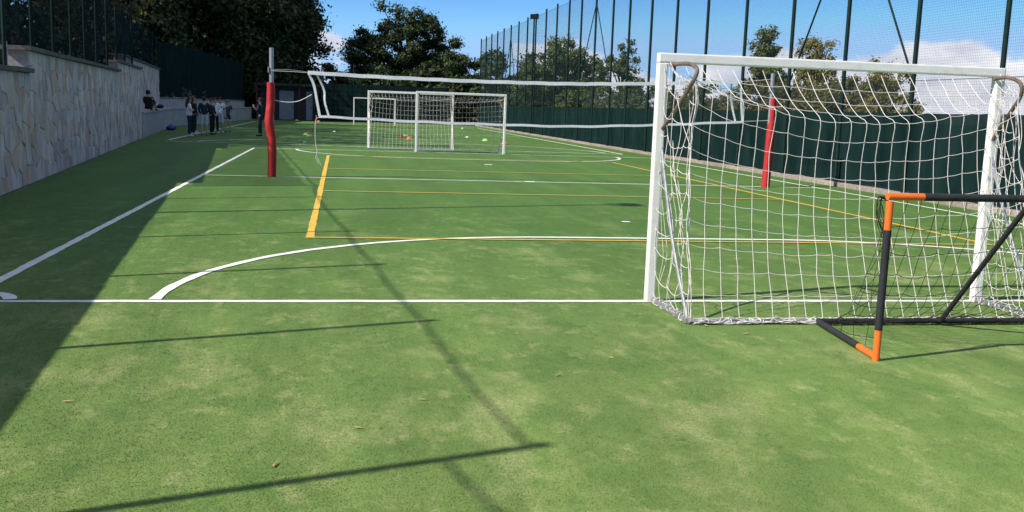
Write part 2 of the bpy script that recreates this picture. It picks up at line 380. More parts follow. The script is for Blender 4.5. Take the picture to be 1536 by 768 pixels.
# short pile near the camera (uncountable)
def pile():
    n = 640000
    d = 3.2*np.exp(rng.random(n)*math.log(17/3.2)); a = rng.uniform(-.56, .60, n)+YAW
    x = C.x+d*np.sin(a); y = C.y+d*np.cos(a)
    keep = (x > wallx(y)+.02) & (x < 9.0)
    keep &= ~((abs(y) < .044) & (x > -5.55)); keep &= ~((abs(x+5.48) < .05) & (y > -.04))
    keep &= ~((abs(np.hypot(x, y)-4.08) < .05) & (y > 0) & (x < .02)); keep &= ~((abs(y-4.08) < .05) & (x > -.02) & (x < 3))
    keep &= ~((abs(x-X0) < .05) & (y > 3.77)); keep &= ~((abs(y-3.80) < .035) & (x > X0) & (x < X1)); keep &= ~(np.hypot(x+5.48, y) < .40)
    keep &= rng.random(n) < np.clip(1.25-d/17, 0, 1)
    x = x[keep]; y = y[keep]; d = d[keep]; n = len(x)
    h = rng.uniform(.002, .0052, n); w = .0008+.00034*d*rng.uniform(.6, 1.2, n); ang = rng.uniform(0, 2*math.pi, n); lean = rng.uniform(.2, 1.1, n)*h
    la = rng.normal(.3, 1.1, n)
    V = np.empty((n, 3, 3)); ca = np.cos(ang)*w; sa = np.sin(ang)*w
    V[:, 0] = np.stack([x-ca, y-sa, np.full(n, .0005)], 1); V[:, 1] = np.stack([x+ca, y+sa, np.full(n, .0005)], 1)
    V[:, 2] = np.stack([x+np.cos(la)*lean, y+np.sin(la)*lean, h], 1)
    o = obj('turf_pile', tri_mesh('turf_pile', V.reshape(-1, 3), np.arange(3*n).reshape(-1, 3), 'turf_blades'), turf, 'stuff')
pile()

# ------------------------------------------------------------------ left stone wall
WT = .34
wall = thing('stone_wall', 'stepped retaining wall faced with irregular grey stone slabs', 'wall', (0, 0, 0))
SECT = [(-14, 10.75, 1.92, 0), (10.75, 24.6, 2.31, 0), (24.6, 32.1, 2.60, 0), (32.1, 50, 3.08, .6)]
dirw = Vector((-.1, 1, 0)).normalized(); nrm = Vector((dirw.y, -dirw.x, 0))      # nrm points to the pitch
def wp(Y, off, z): return Vector((wallx(Y), Y, z))+nrm*off
for (a, b, h, back) in SECT:
    c = MB(); c.prism([wp(a, -back, -.05), wp(b, -back, -.05), wp(b, -back-WT, -.05), wp(a, -back-WT, -.05)], (0, 0, h+.05)); c.build('wall_core', 'mortar', wall)
    nseg = max(1, round((b-a)/1.5)); e0 = a-.18 if a > 0 else a
    for k in range(nseg):
        s0 = e0+(b+.1-e0)*k/nseg+.006; s1 = e0+(b+.1-e0)*(k+1)/nseg-.006; dz = random.uniform(-.008, .008)
        if (a, b) != SECT[0][:2] and k == 0: s0 += .0
        q = MB(); zz = h+dz+.002
        q.prism([wp(s0, -back+.09, zz), wp(s1, -back+.09, zz), wp(s1, -back-WT-.06, zz), wp(s0, -back-WT-.06, zz)], (0, 0, .075)); q.build('coping_slab', 'coping', wall)
def clip(poly, p, n):
    out = []
    for i in range(len(poly)):
        a, b = poly[i], poly[(i+1) % len(poly)]; da = (a[0]-p[0])*n[0]+(a[1]-p[1])*n[1]; db = (b[0]-p[0])*n[0]+(b[1]-p[1])*n[1]
        if da <= 0: out.append(a)
        if da*db < 0: t_ = da/(da-db); out.append((a[0]+(b[0]-a[0])*t_, a[1]+(b[1]-a[1])*t_))
    return out
def stones():
    cells = []
    for (a, b, h, back) in SECT:
        lo = max(a, 3.0) if back == 0 else a
        sw, shh = .42, .33; pts = []
        nx = int((b-lo)/sw); nz = max(1, round(h/shh))
        for i in range(nx):
            for j in range(nz):
                pts.append((lo+(i+.5+random.uniform(-.42, .42))*(b-lo)/nx, (j+.5+random.uniform(-.44, .44))*h/nz))
        P = np.array(pts)
        for i, p in enumerate(pts):
            poly = [(lo+.01, .0), (b-.01, .0), (b-.01, h-.01), (lo+.01, h-.01)]
            near = np.where((abs(P[:, 0]-p[0]) < 1.8) & (abs(P[:, 1]-p[1]) < 1.8))[0]
            for j in near:
                if j == i: continue
                q = pts[j]; d = (q[0]-p[0], q[1]-p[1]); mid = ((p[0]+q[0])/2, (p[1]+q[1])/2); l = math.hypot(*d); nn = (d[0]/l, d[1]/l)
                poly = clip(poly, (mid[0]-nn[0]*.006, mid[1]-nn[1]*.006), nn)
                if len(poly) < 3: break
            if len(poly) >= 3: cells.append((p[0], poly, back))
    cells.sort(key=lambda c: abs(c[0]-8.2)); rest = MB(); cnt = 0
    for (s, poly, back) in cells:
        cx = sum(q[0] for q in poly)/len(poly); cz = sum(q[1] for q in poly)/len(poly); out = random.uniform(.008, .024)
        tilt = random.uniform(-.03, .03); tz = random.uniform(-.03, .03)
        n = len(poly); A = [wp(q[0], -back+.001, q[1]) for q in poly]
        B = [wp(cx+(q[0]-cx)*.985, -back+out*.8, cz+(q[1]-cz)*.985) for q in poly]
        Dd = [wp(cx+(q[0]-cx)*.93, -back+out+tilt*(q[0]-cx)+tz*(q[1]-cz), cz+(q[1]-cz)*.93) for q in poly]
        fs = [(i, (i+1) % n, n+(i+1) % n, n+i) for i in range(n)]+[(n+i, n+(i+1) % n, 2*n+(i+1) % n, 2*n+i) for i in range(n)]+[tuple(range(2*n, 3*n))]
        if s > 6.5 and cnt < 300:
            o = Vector(wp(cx, -back, cz)); q = MB(); q.add([v-o for v in A+B+Dd], fs); q.build('stone', 'stone', wall, loc=o); cnt += 1
        else: rest.add(A+B+Dd, fs)
    rest.build('stone_facing', 'stone_joined', wall, kind='stuff')
stones()

# low bench ledge that takes over past the tall wall, and the low wall behind it
ledge = thing('bench_ledge', 'long low concrete bench ledge along the foot of the wall', 'ledge')
lf = [(wallx(32.3)+.02, 32.3), (wallx(50), 50), (-10.75, 64), (-10.0, 78.4)]
def off(pts, d):
    out = []
    for i, q in enumerate(pts):
        a = Vector((*pts[max(i-1, 0)], 0)); b = Vector((*pts[min(i+1, len(pts)-1)], 0)); tt = (b-a).normalized(); out.append((q[0]-tt.y*d, q[1]+tt.x*d))
    return out
lb = off(lf, .56)
for i in range(3):
    q = MB(); q.prism([(*lf[i], -.05), (*lf[i+1], -.05), (*lb[i+1], -.05), (*lb[i], -.05)], (0, 0, .98)); q.build('ledge_base', 'concrete', ledge)
    nn = 6
    for k in range(nn):
        f = lambda P, s: (P[i][0]+(P[i+1][0]-P[i][0])*s, P[i][1]+(P[i+1][1]-P[i][1])*s)
        fo = off(lf, -.04); bo = off(lf, .555); s0 = k/nn+.001; s1 = (k+1)/nn-.001
        q = MB(); q.prism([(*f(fo, s0), .932), (*f(fo, s1), .932), (*f(bo, s1), .932), (*f(bo, s0), .932)], (0, 0, .07)); q.build('seat_slab', 'concrete', ledge)
lowwall = thing('low_wall', 'low grey rendered wall behind the bench ledge at the far end', 'wall')
lw = off(lf, .57); lw2 = off(lf, .85)
for i in (1, 2):
    q = MB(); q.prism([(*lw[i], -.05), (*lw[i+1], -.05), (*lw2[i+1], -.05), (*lw2[i], -.05)], (0, 0, 1.58)); q.build('wall_core', 'concrete', lowwall)
    q = MB(); c1 = off(lf, .53); c2 = off(lf, .89); q.prism([(*c1[i], 1.533), (*c1[i+1], 1.533), (*c2[i+1], 1.533), (*c2[i], 1.533)], (0, 0, .06)); q.build('coping_slab', 'coping', lowwall)

# ------------------------------------------------------------------ left fence on the wall
lfence = thing('wall_fence', 'dark green post and net fence standing on the stone wall', 'fence')
LP = [-12.9, -10.2, -7.65, -5.05, -2.28, .35, 2.95, 7.5, 9.8, 12.1, 14.4, 16.7, 18.9, 21.1, 23.4, 25.8, 28.3, 30.8, 33.5, 36.5, 39.5, 42.5, 45.5, 48.5]
def sect(Y):
    for a, b, h, back in SECT:
        if a <= Y < b: return h, back
    return SECT[-1][2:]
tops = []
for Y in LP:
    h, bk = sect(Y); top = 4.33 if Y < 9 else 4.45
    if Y > 30: top = 5.0
    p0 = wp(Y, -bk-WT*.5, h+.075); p1 = wp(Y, -bk-WT*.5, top); tops.append(p1)
    q = MB(); q.tube([p0, p1], .034, 8); q.tube([p1, p1+Vector((0, 0, .02))], .040, 8)
    q.build('post', 'fence_green', lfence, True)
    if 9 < Y < 10.5: q = MB(); q.tube([p0+Vector((0, .09, 0)), p0+Vector((0, .09, .42))], .02, 8); q.build('stub_pipe', 'galvanised', lfence, True)
cab = MB()
for i, (a, b) in enumerate(zip(tops[:-1], tops[1:])):
    sag = .03 if i != 2 else .02
    z0 = -.05; z1 = -.05
    if i == 2: z1 = -.42
    P = [a.lerp(b, k/10)+Vector((0, 0, z0*(1-k/10)+z1*k/10-sag*4*(k/10)*(1-k/10)+random.uniform(-.004, .004))) for k in range(11)]
    cab.tube(P, .0125, 6)
cab.build('top_rope', 'fence_green', lfence, True)
# open net above the near wall (fine), shade net on the stretch further on
def net_mesh(PA, PB, zlo, zhi, cell, r, name, m, parent):
    """straight-wire net between ground points PA-PB"""
    A = np.array(PA, float); B = np.array(PB, float); Ln = np.hypot(*(B-A)); T = (B-A)/Ln; Nn = np.array([-T[1], T[0]])
    segs = []
    for s in np.arange(0, Ln, cell): q = A+T*s; segs.append(((q[0], q[1], zlo), (q[0], q[1], zhi)))
    for z in np.arange(zlo, zhi+1e-6, cell): segs.append(((A[0], A[1], z), (B[0], B[1], z)))
    S = np.array(segs); n = len(S); d = S[:, 1]-S[:, 0]; d /= np.linalg.norm(d, axis=1)[:, None]
    a = np.tile(np.array([Nn[0], Nn[1], 0]), (n, 1)); b = np.cross(d, a)
    V = np.empty((n, 6, 3))
    for j in range(3):
        t_ = 2*math.pi*j/3; o = (a*math.cos(t_)+b*math.sin(t_))*r; V[:, j] = S[:, 0]+o; V[:, 3+j] = S[:, 1]+o
    base = np.arange(n)[:, None]*6
    Q = np.concatenate([base+np.array([[j, (j+1) % 3, 3+(j+1) % 3, 3+j]]) for j in range(3)], 0)
    return obj(name, tri_mesh(name, V.reshape(-1, 3), Q, m), parent)
pa = wp(-12.9, -WT*.5, 0); pb = wp(9.8, -WT*.5, 0)
net_mesh(pa[:2], pb[:2], 2.05, 4.05, .10, .0011, 'netting', 'net_wire', lfence)
for a, b in zip(LP[8:-1], LP[9:]):
    h, bk = sect((a+b)/2); n = 8; q = MB(); vs = []; zt = 4.25 if a < 30 else 4.9
    for k in range(n+1):
        Y = a+(b-a)*k/n; w = math.sin(k/n*math.pi)*random.uniform(.01, .05)
        vs += [wp(Y, -bk-WT*.5+.04+w, h+.1), wp(Y, -bk-WT*.5+.04+w*1.4, (h+zt)/2), wp(Y, -bk-WT*.5+.04+w*.4, zt-math.sin(k/n*math.pi)*.06)]
    fs = []
    for k in range(n): fs += [(3*k, 3*k+3, 3*k+4, 3*k+1), (3*k+1, 3*k+4, 3*k+5, 3*k+2)]
    q.add(vs, fs); q.build('shade_net', 'shade_net', lfence, True)

def floodlight(name, base, H, rz, label, r=.05):
    t_ = thing(name, label, 'floodlight', base, rz, 'floodlight masts')
    q = MB(); q.tube([(0, 0, 0), (0, 0, H*.5), (0, 0, H)], r, 10, rs=[r*1.2, r, r*.8]); q.build('mast', 'fence_green', t_, True)
    q = MB(); q.tube([(-.28, 0, H-.02), (.28, 0, H-.02)], .025, 8); q.build('cross_arm', 'dark_metal', t_, True)
    for s in (-1,):
        q = MB(); q.prism([(-.30, -.05, H+.02), (.22, -.05, H+.02), (.22, -.05, H+.26), (-.30, -.05, H+.30)], (0, -.16, 0)); lamp = q.build('lamp_head', 'dark_metal', t_)
        q = MB(); q.box((-.26, -.223, H+.05), (.18, -.212, H+.24)); q.build('lamp_glass', 'glass_lamp', lamp)
    return t_
b0 = wp(5.5, -WT*.5, 1.995)
floodlight('floodlight_mast', b0, 6.55, math.radians(90), 'tall floodlight mast standing on the stone wall')

# ------------------------------------------------------------------ right fence
FX = 9.22
rf = thing('tall_fence', 'tall green ball-stop fence of slim posts and netting over a dark green windscreen', 'fence')
RP = [-4.2, -1.1, 2.1, 5.3, 8.26, 11.1, 14.05, 17.0, 20.15, 23.35, 26.4, 29.4, 32.4, 35.0, 38.05, 40.95, 43.7, 46.7, 49.7, 52.8, 55.6, 58.8, 61.9, 65, 68, 71, 74, 77]
RP = [RP[0]+.0 if False else y+.25 for y in RP]
post = MB(); post.tube([(0, 0, 0), (0, 0, 7.32)], .05, 10); post.tube([(0, 0, 7.32), (0, 0, 7.35)], .056, 10); pm = post.mesh('post', 'fence_green', True)
for Y in RP:
    o = obj('post', pm, rf); o.location = (FX, Y, .1); sharp(o)
def brace(Y, dy):
    q = MB(); q.tube([(FX+.0, Y+dy, 2.6 if abs(dy) > 2 else 1.2), (FX, Y+.06*(1 if dy > 0 else -1), 6.6)], .024, 8); q.build('brace', 'fence_green', rf, True)
brace(RP[14], 3.2); brace(RP[14], -3.2); brace(RP[6], 2.85); brace(RP[6], -2.85); brace(RP[22], 2.6); brace(RP[22], -2.6)
net_mesh((FX+.055, RP[0]), (FX+.055, RP[-1]), 1.9, 7.3, .055, .0014, 'netting', 'net_wire', rf)
net_mesh((FX+.075, RP[0]), (FX+.075, 40), .1, 2.45, .045, .0013, 'chain_link', 'chain_wire', rf)
q = MB(); q.tube([(FX+.07, RP[0], 2.46), (FX+.07, RP[-1], 2.46)], .006, 6); q.tube([(FX+.055, RP[0], 7.28), (FX+.055, RP[-1], 7.28)], .006, 6); q.build('tension_wire', 'fence_green', rf, True)
for a, b in zip(RP[:-1], RP[1:]):
    n = 14; vs = []; fs = []; zt = 1.80; ph = random.uniform(0, 6)
    for k in range(n+1):
        Y = a+(b-a)*k/n
        for j in range(5):
            z = .16+(zt-.16)*j/4; w = .012*math.sin(k*1.3+ph+j*.4)+.010*math.sin(k*.5+j*1.1+ph)+random.uniform(-.004, .004)
            if j == 4: z -= .02*math.sin(math.pi*k/n)+random.uniform(0, .008)
            vs.append((FX+.024+w*.55, Y, z))
    for k in range(n):
        for j in range(4): fs.append((5*k+j, 5*k+5+j, 5*k+6+j, 5*k+1+j))
    q = MB(); q.add(vs, fs); q.build('windscreen_panel', 'windscreen', rf, True)
kerb = tag(bpy.data.objects.new('kerb', None), 'low pinkish concrete kerb under the tall fence', 'kerb', kind='structure'); COL.objects.link(kerb)
km = [MB().box((0, .004, -.05), (.20, .996, .10+random.uniform(-.006, .006)), .012).mesh('kerb_block', 'kerb') for _ in range(3)]
for k, Y in enumerate(range(-6, 79)):
    o = obj('kerb_block', km[k % 3], kerb); o.location = (9.125+random.uniform(-.006, .006), Y, 0)
floodlight('floodlight_mast', (FX-.02, 53.6, .1), 7.1, math.radians(180), 'floodlight mast beside the posts of the tall fence', .06)

# ------------------------------------------------------------------ far end: fence, shed
ef = thing('end_fence', 'dark green screened fence closing the far end of the pitch', 'fence')
ex = list(np.arange(-4.2, 9.3, 2.7))
for x in ex:
    q = MB(); q.tube([(x, 79.3, 0), (x, 79.3, 5.0)], .05, 8); q.build('post', 'fence_green', ef, True)
for a, b in zip(ex[:-1], ex[1:]):
    q = MB(); vs = []; n = 8
    for k in range(n+1):
        for j in range(3): vs.append((a+(b-a)*k/n, 79.2+random.uniform(-.03, .03), .1+1.55*j))
    q.add(vs, [(3*k+j, 3*k+3+j, 3*k+4+j, 3*k+1+j) for k in range(n) for j in range(2)]); q.build('windscreen_panel', 'windscreen', ef, True)
bf = thing('back_fence', 'dark green screened fence above the low wall at the far end', 'fence')
bl = off(lf, .72)
for i in (1, 2):
    a = Vector((*bl[i], 1.59)); b = Vector((*bl[i+1], 1.59)); n = 5
    for k in range(n):
        p_ = a.lerp(b, k/n); p2 = a.lerp(b, (k+1)/n)
        q = MB(); q.tube([p_, p_+Vector((0, 0, 3.2))], .04, 8); q.build('post', 'fence_green', bf, True)
        q = MB(); q.add([p_+Vector((.06, .0, .005)), p2+Vector((.06, .0, .005)), p2+Vector((.06, -.03, 3.1)), p_.lerp(p2, .5)+Vector((.06, 0, 3.0)), p_+Vector((.06, .03, 3.1))], [(0, 1, 2, 3, 4)]); q.build('windscreen_panel', 'windscreen', bf)

shed = thing('changing_hut', 'low dark hut with flat roof and pale grey doors at the far end', 'hut', (-7.1, 80.2, 0))
q = MB(); q.box((-2.3, 0, 0), (2.3, 2.6, 2.85)); q.build('wall', 'shed_wall', shed)
q = MB(); q.box((-2.75, -.7, 2.853), (2.75, 2.9, 3.10), .02); rfo = q.build('roof', 'dark_metal', shed)
q = MB(); q.box((-2.75, -.74, 2.90), (2.75, -.703, 3.05)); q.build('fascia', 'shed_wall', rfo)
for x0, x1 in ((-.72, .50), (1.55, 2.1)):
    q = MB(); q.box((x0, -.05, .03), (x1, -.003, 2.5), .008); dd = q.build('door', 'shed_door', shed)
    q = MB(); q.box((x1-.14, -.10, 1.05), (x1-.08, -.053, 1.2), .006); q.build('handle', 'dark_metal', dd)
for x in (-2.55, -1.1, 1.0, 2.55):
    q = MB(); q.box((x-.07, -.62, 0), (x+.07, -.48, 2.852)); q.build('post', 'shed_post', shed)

# ------------------------------------------------------------------ volleyball posts and net
NY = 13.45
def netpost(x, y, H, kink, label, padtop):
    t_ = thing('volleyball_post', label, 'net post', (x, y, 0))
    q = MB(); q.tube([(0, 0, 0), (0, 0, H)], .047, 14); q.build('pole', 'galvanised', t_, True)
    q = MB(); q.box((-.075, -.06, 2.16), (-.045, .03, 2.28), .005); q.build('hook', 'galvanised', t_)
    n = 40; vs = []; fs = []; S = 20
    for i in range(n+1):
        z = padtop*i/n; ox = np.interp(z, [k[0] for k in kink], [k[1] for k in kink]); oy = np.interp(z, [k[0] for k in kink], [k[2] for k in kink])
        rr = np.interp(z, [k[0] for k in kink], [k[3] for k in kink])
        for j in range(S):
            a = 2*math.pi*j/S; wr = rr*(1+.035*math.sin(z*23+2*math.sin(a*2))*(1 if 1.0 < z < 1.6 else .25)+.03*math.sin(a*3+z*4))
            vs.append((ox+wr*math.cos(a), oy+wr*math.sin(a), z+.004))
    for i in range(n):
        for j in range(S): fs.append((i*S+j, i*S+(j+1) % S, (i+1)*S+(j+1) % S, (i+1)*S+j))
    fs += [tuple(range(S-1, -1, -1)), tuple(range(n*S, n*S+S))]
    q = MB(); q.add(vs, fs); pad = q.build('pad', 'red_vinyl', t_, True)
    sm = MB(); P = []
    for i in range(n+1):
        z = padtop*i/n; ox = np.interp(z, [k[0] for k in kink], [k[1] for k in kink]); rr = np.interp(z, [k[0] for k in kink], [k[3] for k in kink]); oy = np.interp(z, [k[0] for k in kink], [k[2] for k in kink])
        P.append((ox+rr*math.cos(-.7)*1.0, oy+rr*math.sin(-.7)*1.0, z+.004))
    sm.ribbon(P, .03, .012, (1, .8, 0)); sm.build('seam_flap', 'red_vinyl', pad)
    return t_
netpost(-4.06, NY, 2.67, [(0, 0, 0, .088), (.5, .008, 0, .090), (.85, -.002, 0, .093), (1.02, -.036, -.02, .092), (1.2, -.052, -.02, .090), (1.42, -.026, -.01, .089), (1.6, -.018, 0, .088), (1.96, -.015, 0, .082)], 'sunlit red padded volleyball post with a buckled pad, its net rope tied on', 1.96)
netpost(7.03, NY, 2.58, [(0, .0, 0, .095), (.5, .02, 0, .09), (1., .03, 0, .092), (1.6, .05, 0, .088), (2.02, .04, 0, .08)], 'red padded volleyball post beside the tall fence', 2.02)
vn = thing('volleyball_net', 'slack volleyball net with white top and bottom tapes between the red posts', 'net')
def tz(x): return float(np.interp(x, [-3.32, -1.96, .03, 2.24, 4.3, 6.28], [2.195, 2.16, 2.145, 2.165, 2.25, 2.37]))
def bz(x): return float(np.interp(x, [-3.08, -2.4, -1.95, .06, 2.43, 4.58, 6.39], [1.285, 1.29, 1.255, 1.235, 1.24, 1.35, 1.475]))
def sm_(f, x): return sum(f(x+d) for d in (-.5, -.25, 0, .25, .5))/5
xs = np.linspace(-3.32, 6.28, 60); q = MB(); q.ribbon([(x, NY-.02+.006*math.sin(x*5), sm_(tz, x)+.004*math.sin(x*9)) for x in xs], .075, .008); q.build('top_tape', 'band', vn)
xs = np.linspace(-3.08, 6.39, 60); q = MB(); q.ribbon([(x, NY-.01+.01*math.sin(x*3), sm_(bz, x)+.006*math.sin(x*6)) for x in xs], .052, .006); q.build('bottom_tape', 'band', vn)
def strap(pts, w): q = MB(); q.ribbon(bez(pts, 8), w, .006, (1, 0, 0)); q.build('side_tape', 'band', vn)
strap([(-3.31, NY, 2.19), (-3.20, NY+.02, 1.95), (-3.13, NY+.01, 1.6), (-3.07, NY, 1.29)], .052)
strap([(-3.13, NY, 2.15), (-2.99, NY+.05, 1.85), (-2.97, NY+.02, 1.6), (-2.88, NY, 1.29)], .042)
strap([(6.27, NY, 2.37), (6.32, NY+.01, 1.9), (6.37, NY, 1.48)], .05)
strap([(6.05, NY, 2.33), (6.10, NY+.05, 1.9), (6.20, NY, 1.48)], .042)
def rope(pts, r=.006, m='cord', name='rope'): q = MB(); q.tube(bez(pts, 8), r, 6); q.build(name, m, vn, True)
rope([(-4.06, NY-.05, 2.22), (-3.7, NY-.03, 2.235), (-3.31, NY, 2.20)], .007, 'galvanised'); rope([(-4.06, NY-.05, 2.20), (-3.65, NY-.03, 2.20), (-3.31, NY, 2.19)], .006)
rope([(-4.00, NY-.02, 1.60), (-3.75, NY-.02, 1.565), (-3.5, NY-.02, 1.60), (-3.24, NY, 1.74)], .010)
rope([(-3.08, NY, 1.27), (-3.15, NY, 1.22), (-3.165, NY-.01, .95), (-3.15, NY, .70), (-3.12, NY-.01, .55), (-3.15, NY, .42), (-3.13, NY, .40), (-3.09, NY, .30)], .0075)
rope([(-3.13, NY+.01, .58), (-3.10, NY, .50), (-3.11, NY, .44), (-3.07, NY, .34), (-3.03, NY, .25)], .006)
rope([(6.27, NY, 2.37), (6.6, NY, 2.40), (7.0, NY, 2.45)], .006); rope([(6.39, NY, 1.48), (6.7, NY, 1.50), (7.0, NY, 1.52)], .006)
q = MB()
for x in np.arange(-2.95, 6.2, .10): q.tube([(x, NY, sm_(bz, x)), (x+.02, NY, sm_(tz, x))], .0011, 3, False)
for k in range(1, 9):
    f = k/9; q.tube([(x, NY, sm_(bz, x)*(1-f)+sm_(tz, x)*f) for x in np.linspace(-3.0, 6.3, 14)], .0011, 3, False)
q.build('net_cords', 'net_black', vn)

# ------------------------------------------------------------------ near goal
def cord_lines(lines, r, n=5):
    q = MB()
    for P in lines: q.tube(P, r, n, False)
    return q
def goal_net_lines(W_, H_, kx, kz_fn, yk, yb, nx, rows_top, rows_back, sag=.03, jit=.010, seed=1):
    """cords of a hanging goal net; returns the list of polylines"""
    rg = random.Random(seed); cols = []
    for i in range(nx+1):
        u = i/nx; xt = .02+(W_-.04)*u; xk = kx+(W_-2*kx)*u; xb = -.02+(W_+.04)*u
        zk = kz_fn(u); yk_ = yk-.10*math.sin(math.pi*u)
        top = [Vector((xt, -.03, H_-.03)).lerp(Vector((xk, yk_, zk)), k/rows_top)-Vector((0, 0, .05*math.sin(math.pi*k/rows_top))) for k in range(rows_top)]
        bk = []
        for k in range(rows_back+1):
            s = k/rows_back; p_ = Vector((xk, yk_, zk)).lerp(Vector((xb, yb, .05)), s)
            p_.y += .14*math.sin(math.pi*s)*(.6+.4*math.sin(math.pi*u)); bk.append(p_)
        c = top+bk
        for k in range(1, len(c)-1):
            c[k] = c[k]+Vector((rg.uniform(-jit, jit), rg.uniform(-jit, jit), rg.uniform(-jit, jit)))
        cols.append(c)
    return cols
def droop(a, b, s, n=4): return [a.lerp(b, k/n)-Vector((0, 0, s*4*(k/n)*(1-k/n))) for k in range(n+1)]
def net_from_cols(cols, sag, skip=()):
    L = []
    for c in cols: L.append(bez(c, 3))
    for r in range(1, len(cols[0])):
        row = []
        for i in range(len(cols)-1): row += droop(cols[i][r], cols[i+1][r], sag)[:-1]
        row.append(cols[-1][r]); L.append(row)
    return L
def make_goal(label, seed, loc, rz, simple=False, group=None):
    W_, H_ = 3.0, 2.0
    g_ = thing('futsal_goal', label, 'goal', loc, rz, group)
    for x in (-.04, 3.04):
        q = MB(); q.box((x-.04, -.04, 0), (x+.04, .04, 2.0-.001), .012); q.build('post', 'goal_white', g_)
    q = MB(); q.box((-.08, -.04, 2.0), (3.08, .04, 2.08), .012); q.build('crossbar', 'goal_white', g_)
    for sx_, x in ((1, -.02), (-1, 3.02)):
        q = MB(); q.tube(bez([(x+sx_*.04, -.03, 1.985), (x+sx_*.10, -.30, 1.985), (x+sx_*.11, -.47, 1.93), (x+sx_*.08, -.44, 1.82), (x+sx_*.04, -.22, 1.62), (x, -.04, 1.46)], 8), .017, 8); q.build('net_bracket', 'goal_rust', g_, True)
        q = MB(); q.tube(bez([(x, -.045, 1.30), (x, -.42, .62), (x, -.83, .10), (x, -.88, .03)], 6), .015, 8); q.build('stay', 'galvanised', g_, True)
        q = MB(); q.box((x-.02, -.90, .004), (x+.02, -.045, .044), .006); q.build('ground_bar', 'galvanised', g_)
    q = MB(); q.tube([(-.02, -.90, .024), (3.02, -.90, .024)], .021, 8); q.build('rear_bar', 'galvanised', g_, True)
    kz = lambda u: 1.86-.30*math.sin(math.pi*u)**.7 if not simple else 1.86-.12*math.sin(math.pi*u)
    cols = goal_net_lines(W_, H_, .10, kz, -.46, -.90, 22, 4, 10, seed=seed)
    L = net_from_cols(cols, .005)
    rg = random.Random(seed+5); nside = 6 if not simple else 4
    for sx_, x in ((1, -.02), (-1, 3.02)):
        rear = cols[0][4:] if sx_ == 1 else cols[-1][4:]
        nr = len(rear); G = []
        for k in range(nside):
            cc = []
            for r in range(nr):
                zf = 1.98*(1-r/(nr-1))+.05; f = Vector((x-.01*sx_, -.05, zf)); s = k/nside
                p_ = f.lerp(rear[r], s)-Vector((0, 0, .05*4*s*(1-s)*(1 if r < nr-1 else 0)))+Vector((rg.uniform(-.03, .03)*(1 if k else 0), rg.uniform(-.03, .03), rg.uniform(-.035, .035)))
                if 1 < r < nr-2: p_.x += sx_*rg.uniform(-.015, .05)*math.sin(math.pi*s)
                p_.z = max(p_.z, .02); cc.append(p_)
            G.append(cc)
        G.append(rear)
        L += [bez(c, 3) for c in G[:-1]]
        for r in range(nr):
            row = []
            for k in range(nside): row += droop(G[k][r], G[k+1][r], .014)[:-1]
            row.append(G[-1][r]); L.append(row)
        # thick bunched cord down the rear corner
        if not simple:
            for w in range(3): L.append(bez([p_+Vector((rg.uniform(-.02, .02), rg.uniform(-.02, .02), 0)) for p_ in rear], 3))
            for w in range(5):       # slack folds gathered behind the post
                z0 = rg.uniform(.5, 1.5); y0 = rg.uniform(-.6, -.15)
                L.append(bez([(x+sx_*rg.uniform(0, .05), y0*.4, z0+.25), (x+sx_*rg.uniform(.0, .07), y0*.7, z0), (x+sx_*rg.uniform(-.02, .06), y0, z0-.2), (x+sx_*rg.uniform(0, .05), y0*1.1, z0-.42)], 5))
    q = cord_lines(L, .0027 if not simple else .0025, 5 if not simple else 3); q.build('net', 'cord', g_, True)
    if not simple:
        W2 = []
        for k in range(70):                       # net lashed round the rear bar in loose loops
            x = rg.uniform(0, 3.0); r = rg.uniform(.018, .04); ph = rg.uniform(0, 6); wd = rg.uniform(.03, .16)*rg.choice((-1, 1)); nn_ = rg.randint(4, 9)
            W2.append(bez([Vector((x+wd*i/nn_+rg.uniform(-.01, .01), -.905+r*math.cos(ph+i*1.1), max(.006, .022+r*.8*math.sin(ph+i*1.1)))) for i in range(nn_)], 2))
        for k in range(9): W2.append(bez([Vector((.02+2.96*i/30+rg.uniform(-.03, .03), -.925+rg.uniform(-.025, .035), .008+abs(rg.gauss(0, .018)))) for i in range(31)], 3))
        for s_, x in ((1, -.02), (-1, 3.02)):
            for k in range(14):
                y = -.08-.8*k/14; W2.append([Vector((x+rg.uniform(-.03, .03)+.028*math.cos(i*1.2), y-.02*i, .03+.026*math.sin(i*1.2))) for i in range(7)])
        q = cord_lines(W2, .0036, 5); q.build('lashing', 'cord', g_, True)
    return g_
make_goal('large white goal with loose cord net beside the orange cornered goal', 3, (0, 0, 0), 0)
ga = make_goal('white goal standing on the goal line in front of another white goal', 11, (-.02, FL+.02, 0), 0, True, 'far goals')
ga.location = (2.98, FL-.02, 0); ga.rotation_euler.z = math.radians(180+2)
gb = make_goal('white goal set behind and overlapped by another goal', 17, (0, 0, 0), 0, True, 'far goals')
gb.location = (-1.58, 28.75, 0); gb.rotation_euler.z = math.radians(-1)
gc = thing('small_goal', 'thin bare goal frame far off before the dark fence', 'goal', (-1.6, 69.6, 0))
q = MB(); q.box((-.04, -.04, 0), (.04, .04, 2.08)); q.build('post', 'goal_white', gc)
q = MB(); q.box((3.12, -.04, 0), (3.20, .04, 2.08)); q.build('post', 'goal_white', gc)
q = MB(); q.box((.042, -.04, 2.0), (3.118, .04, 2.08)); q.build('crossbar', 'goal_white', gc)
for x in (0, 3.16):
    q = MB(); q.tube([(x, .05, 2.02), (x, .5, 1.95), (x, .9, .03)], .02, 6); q.build('stay', 'goal_white', gc, True)

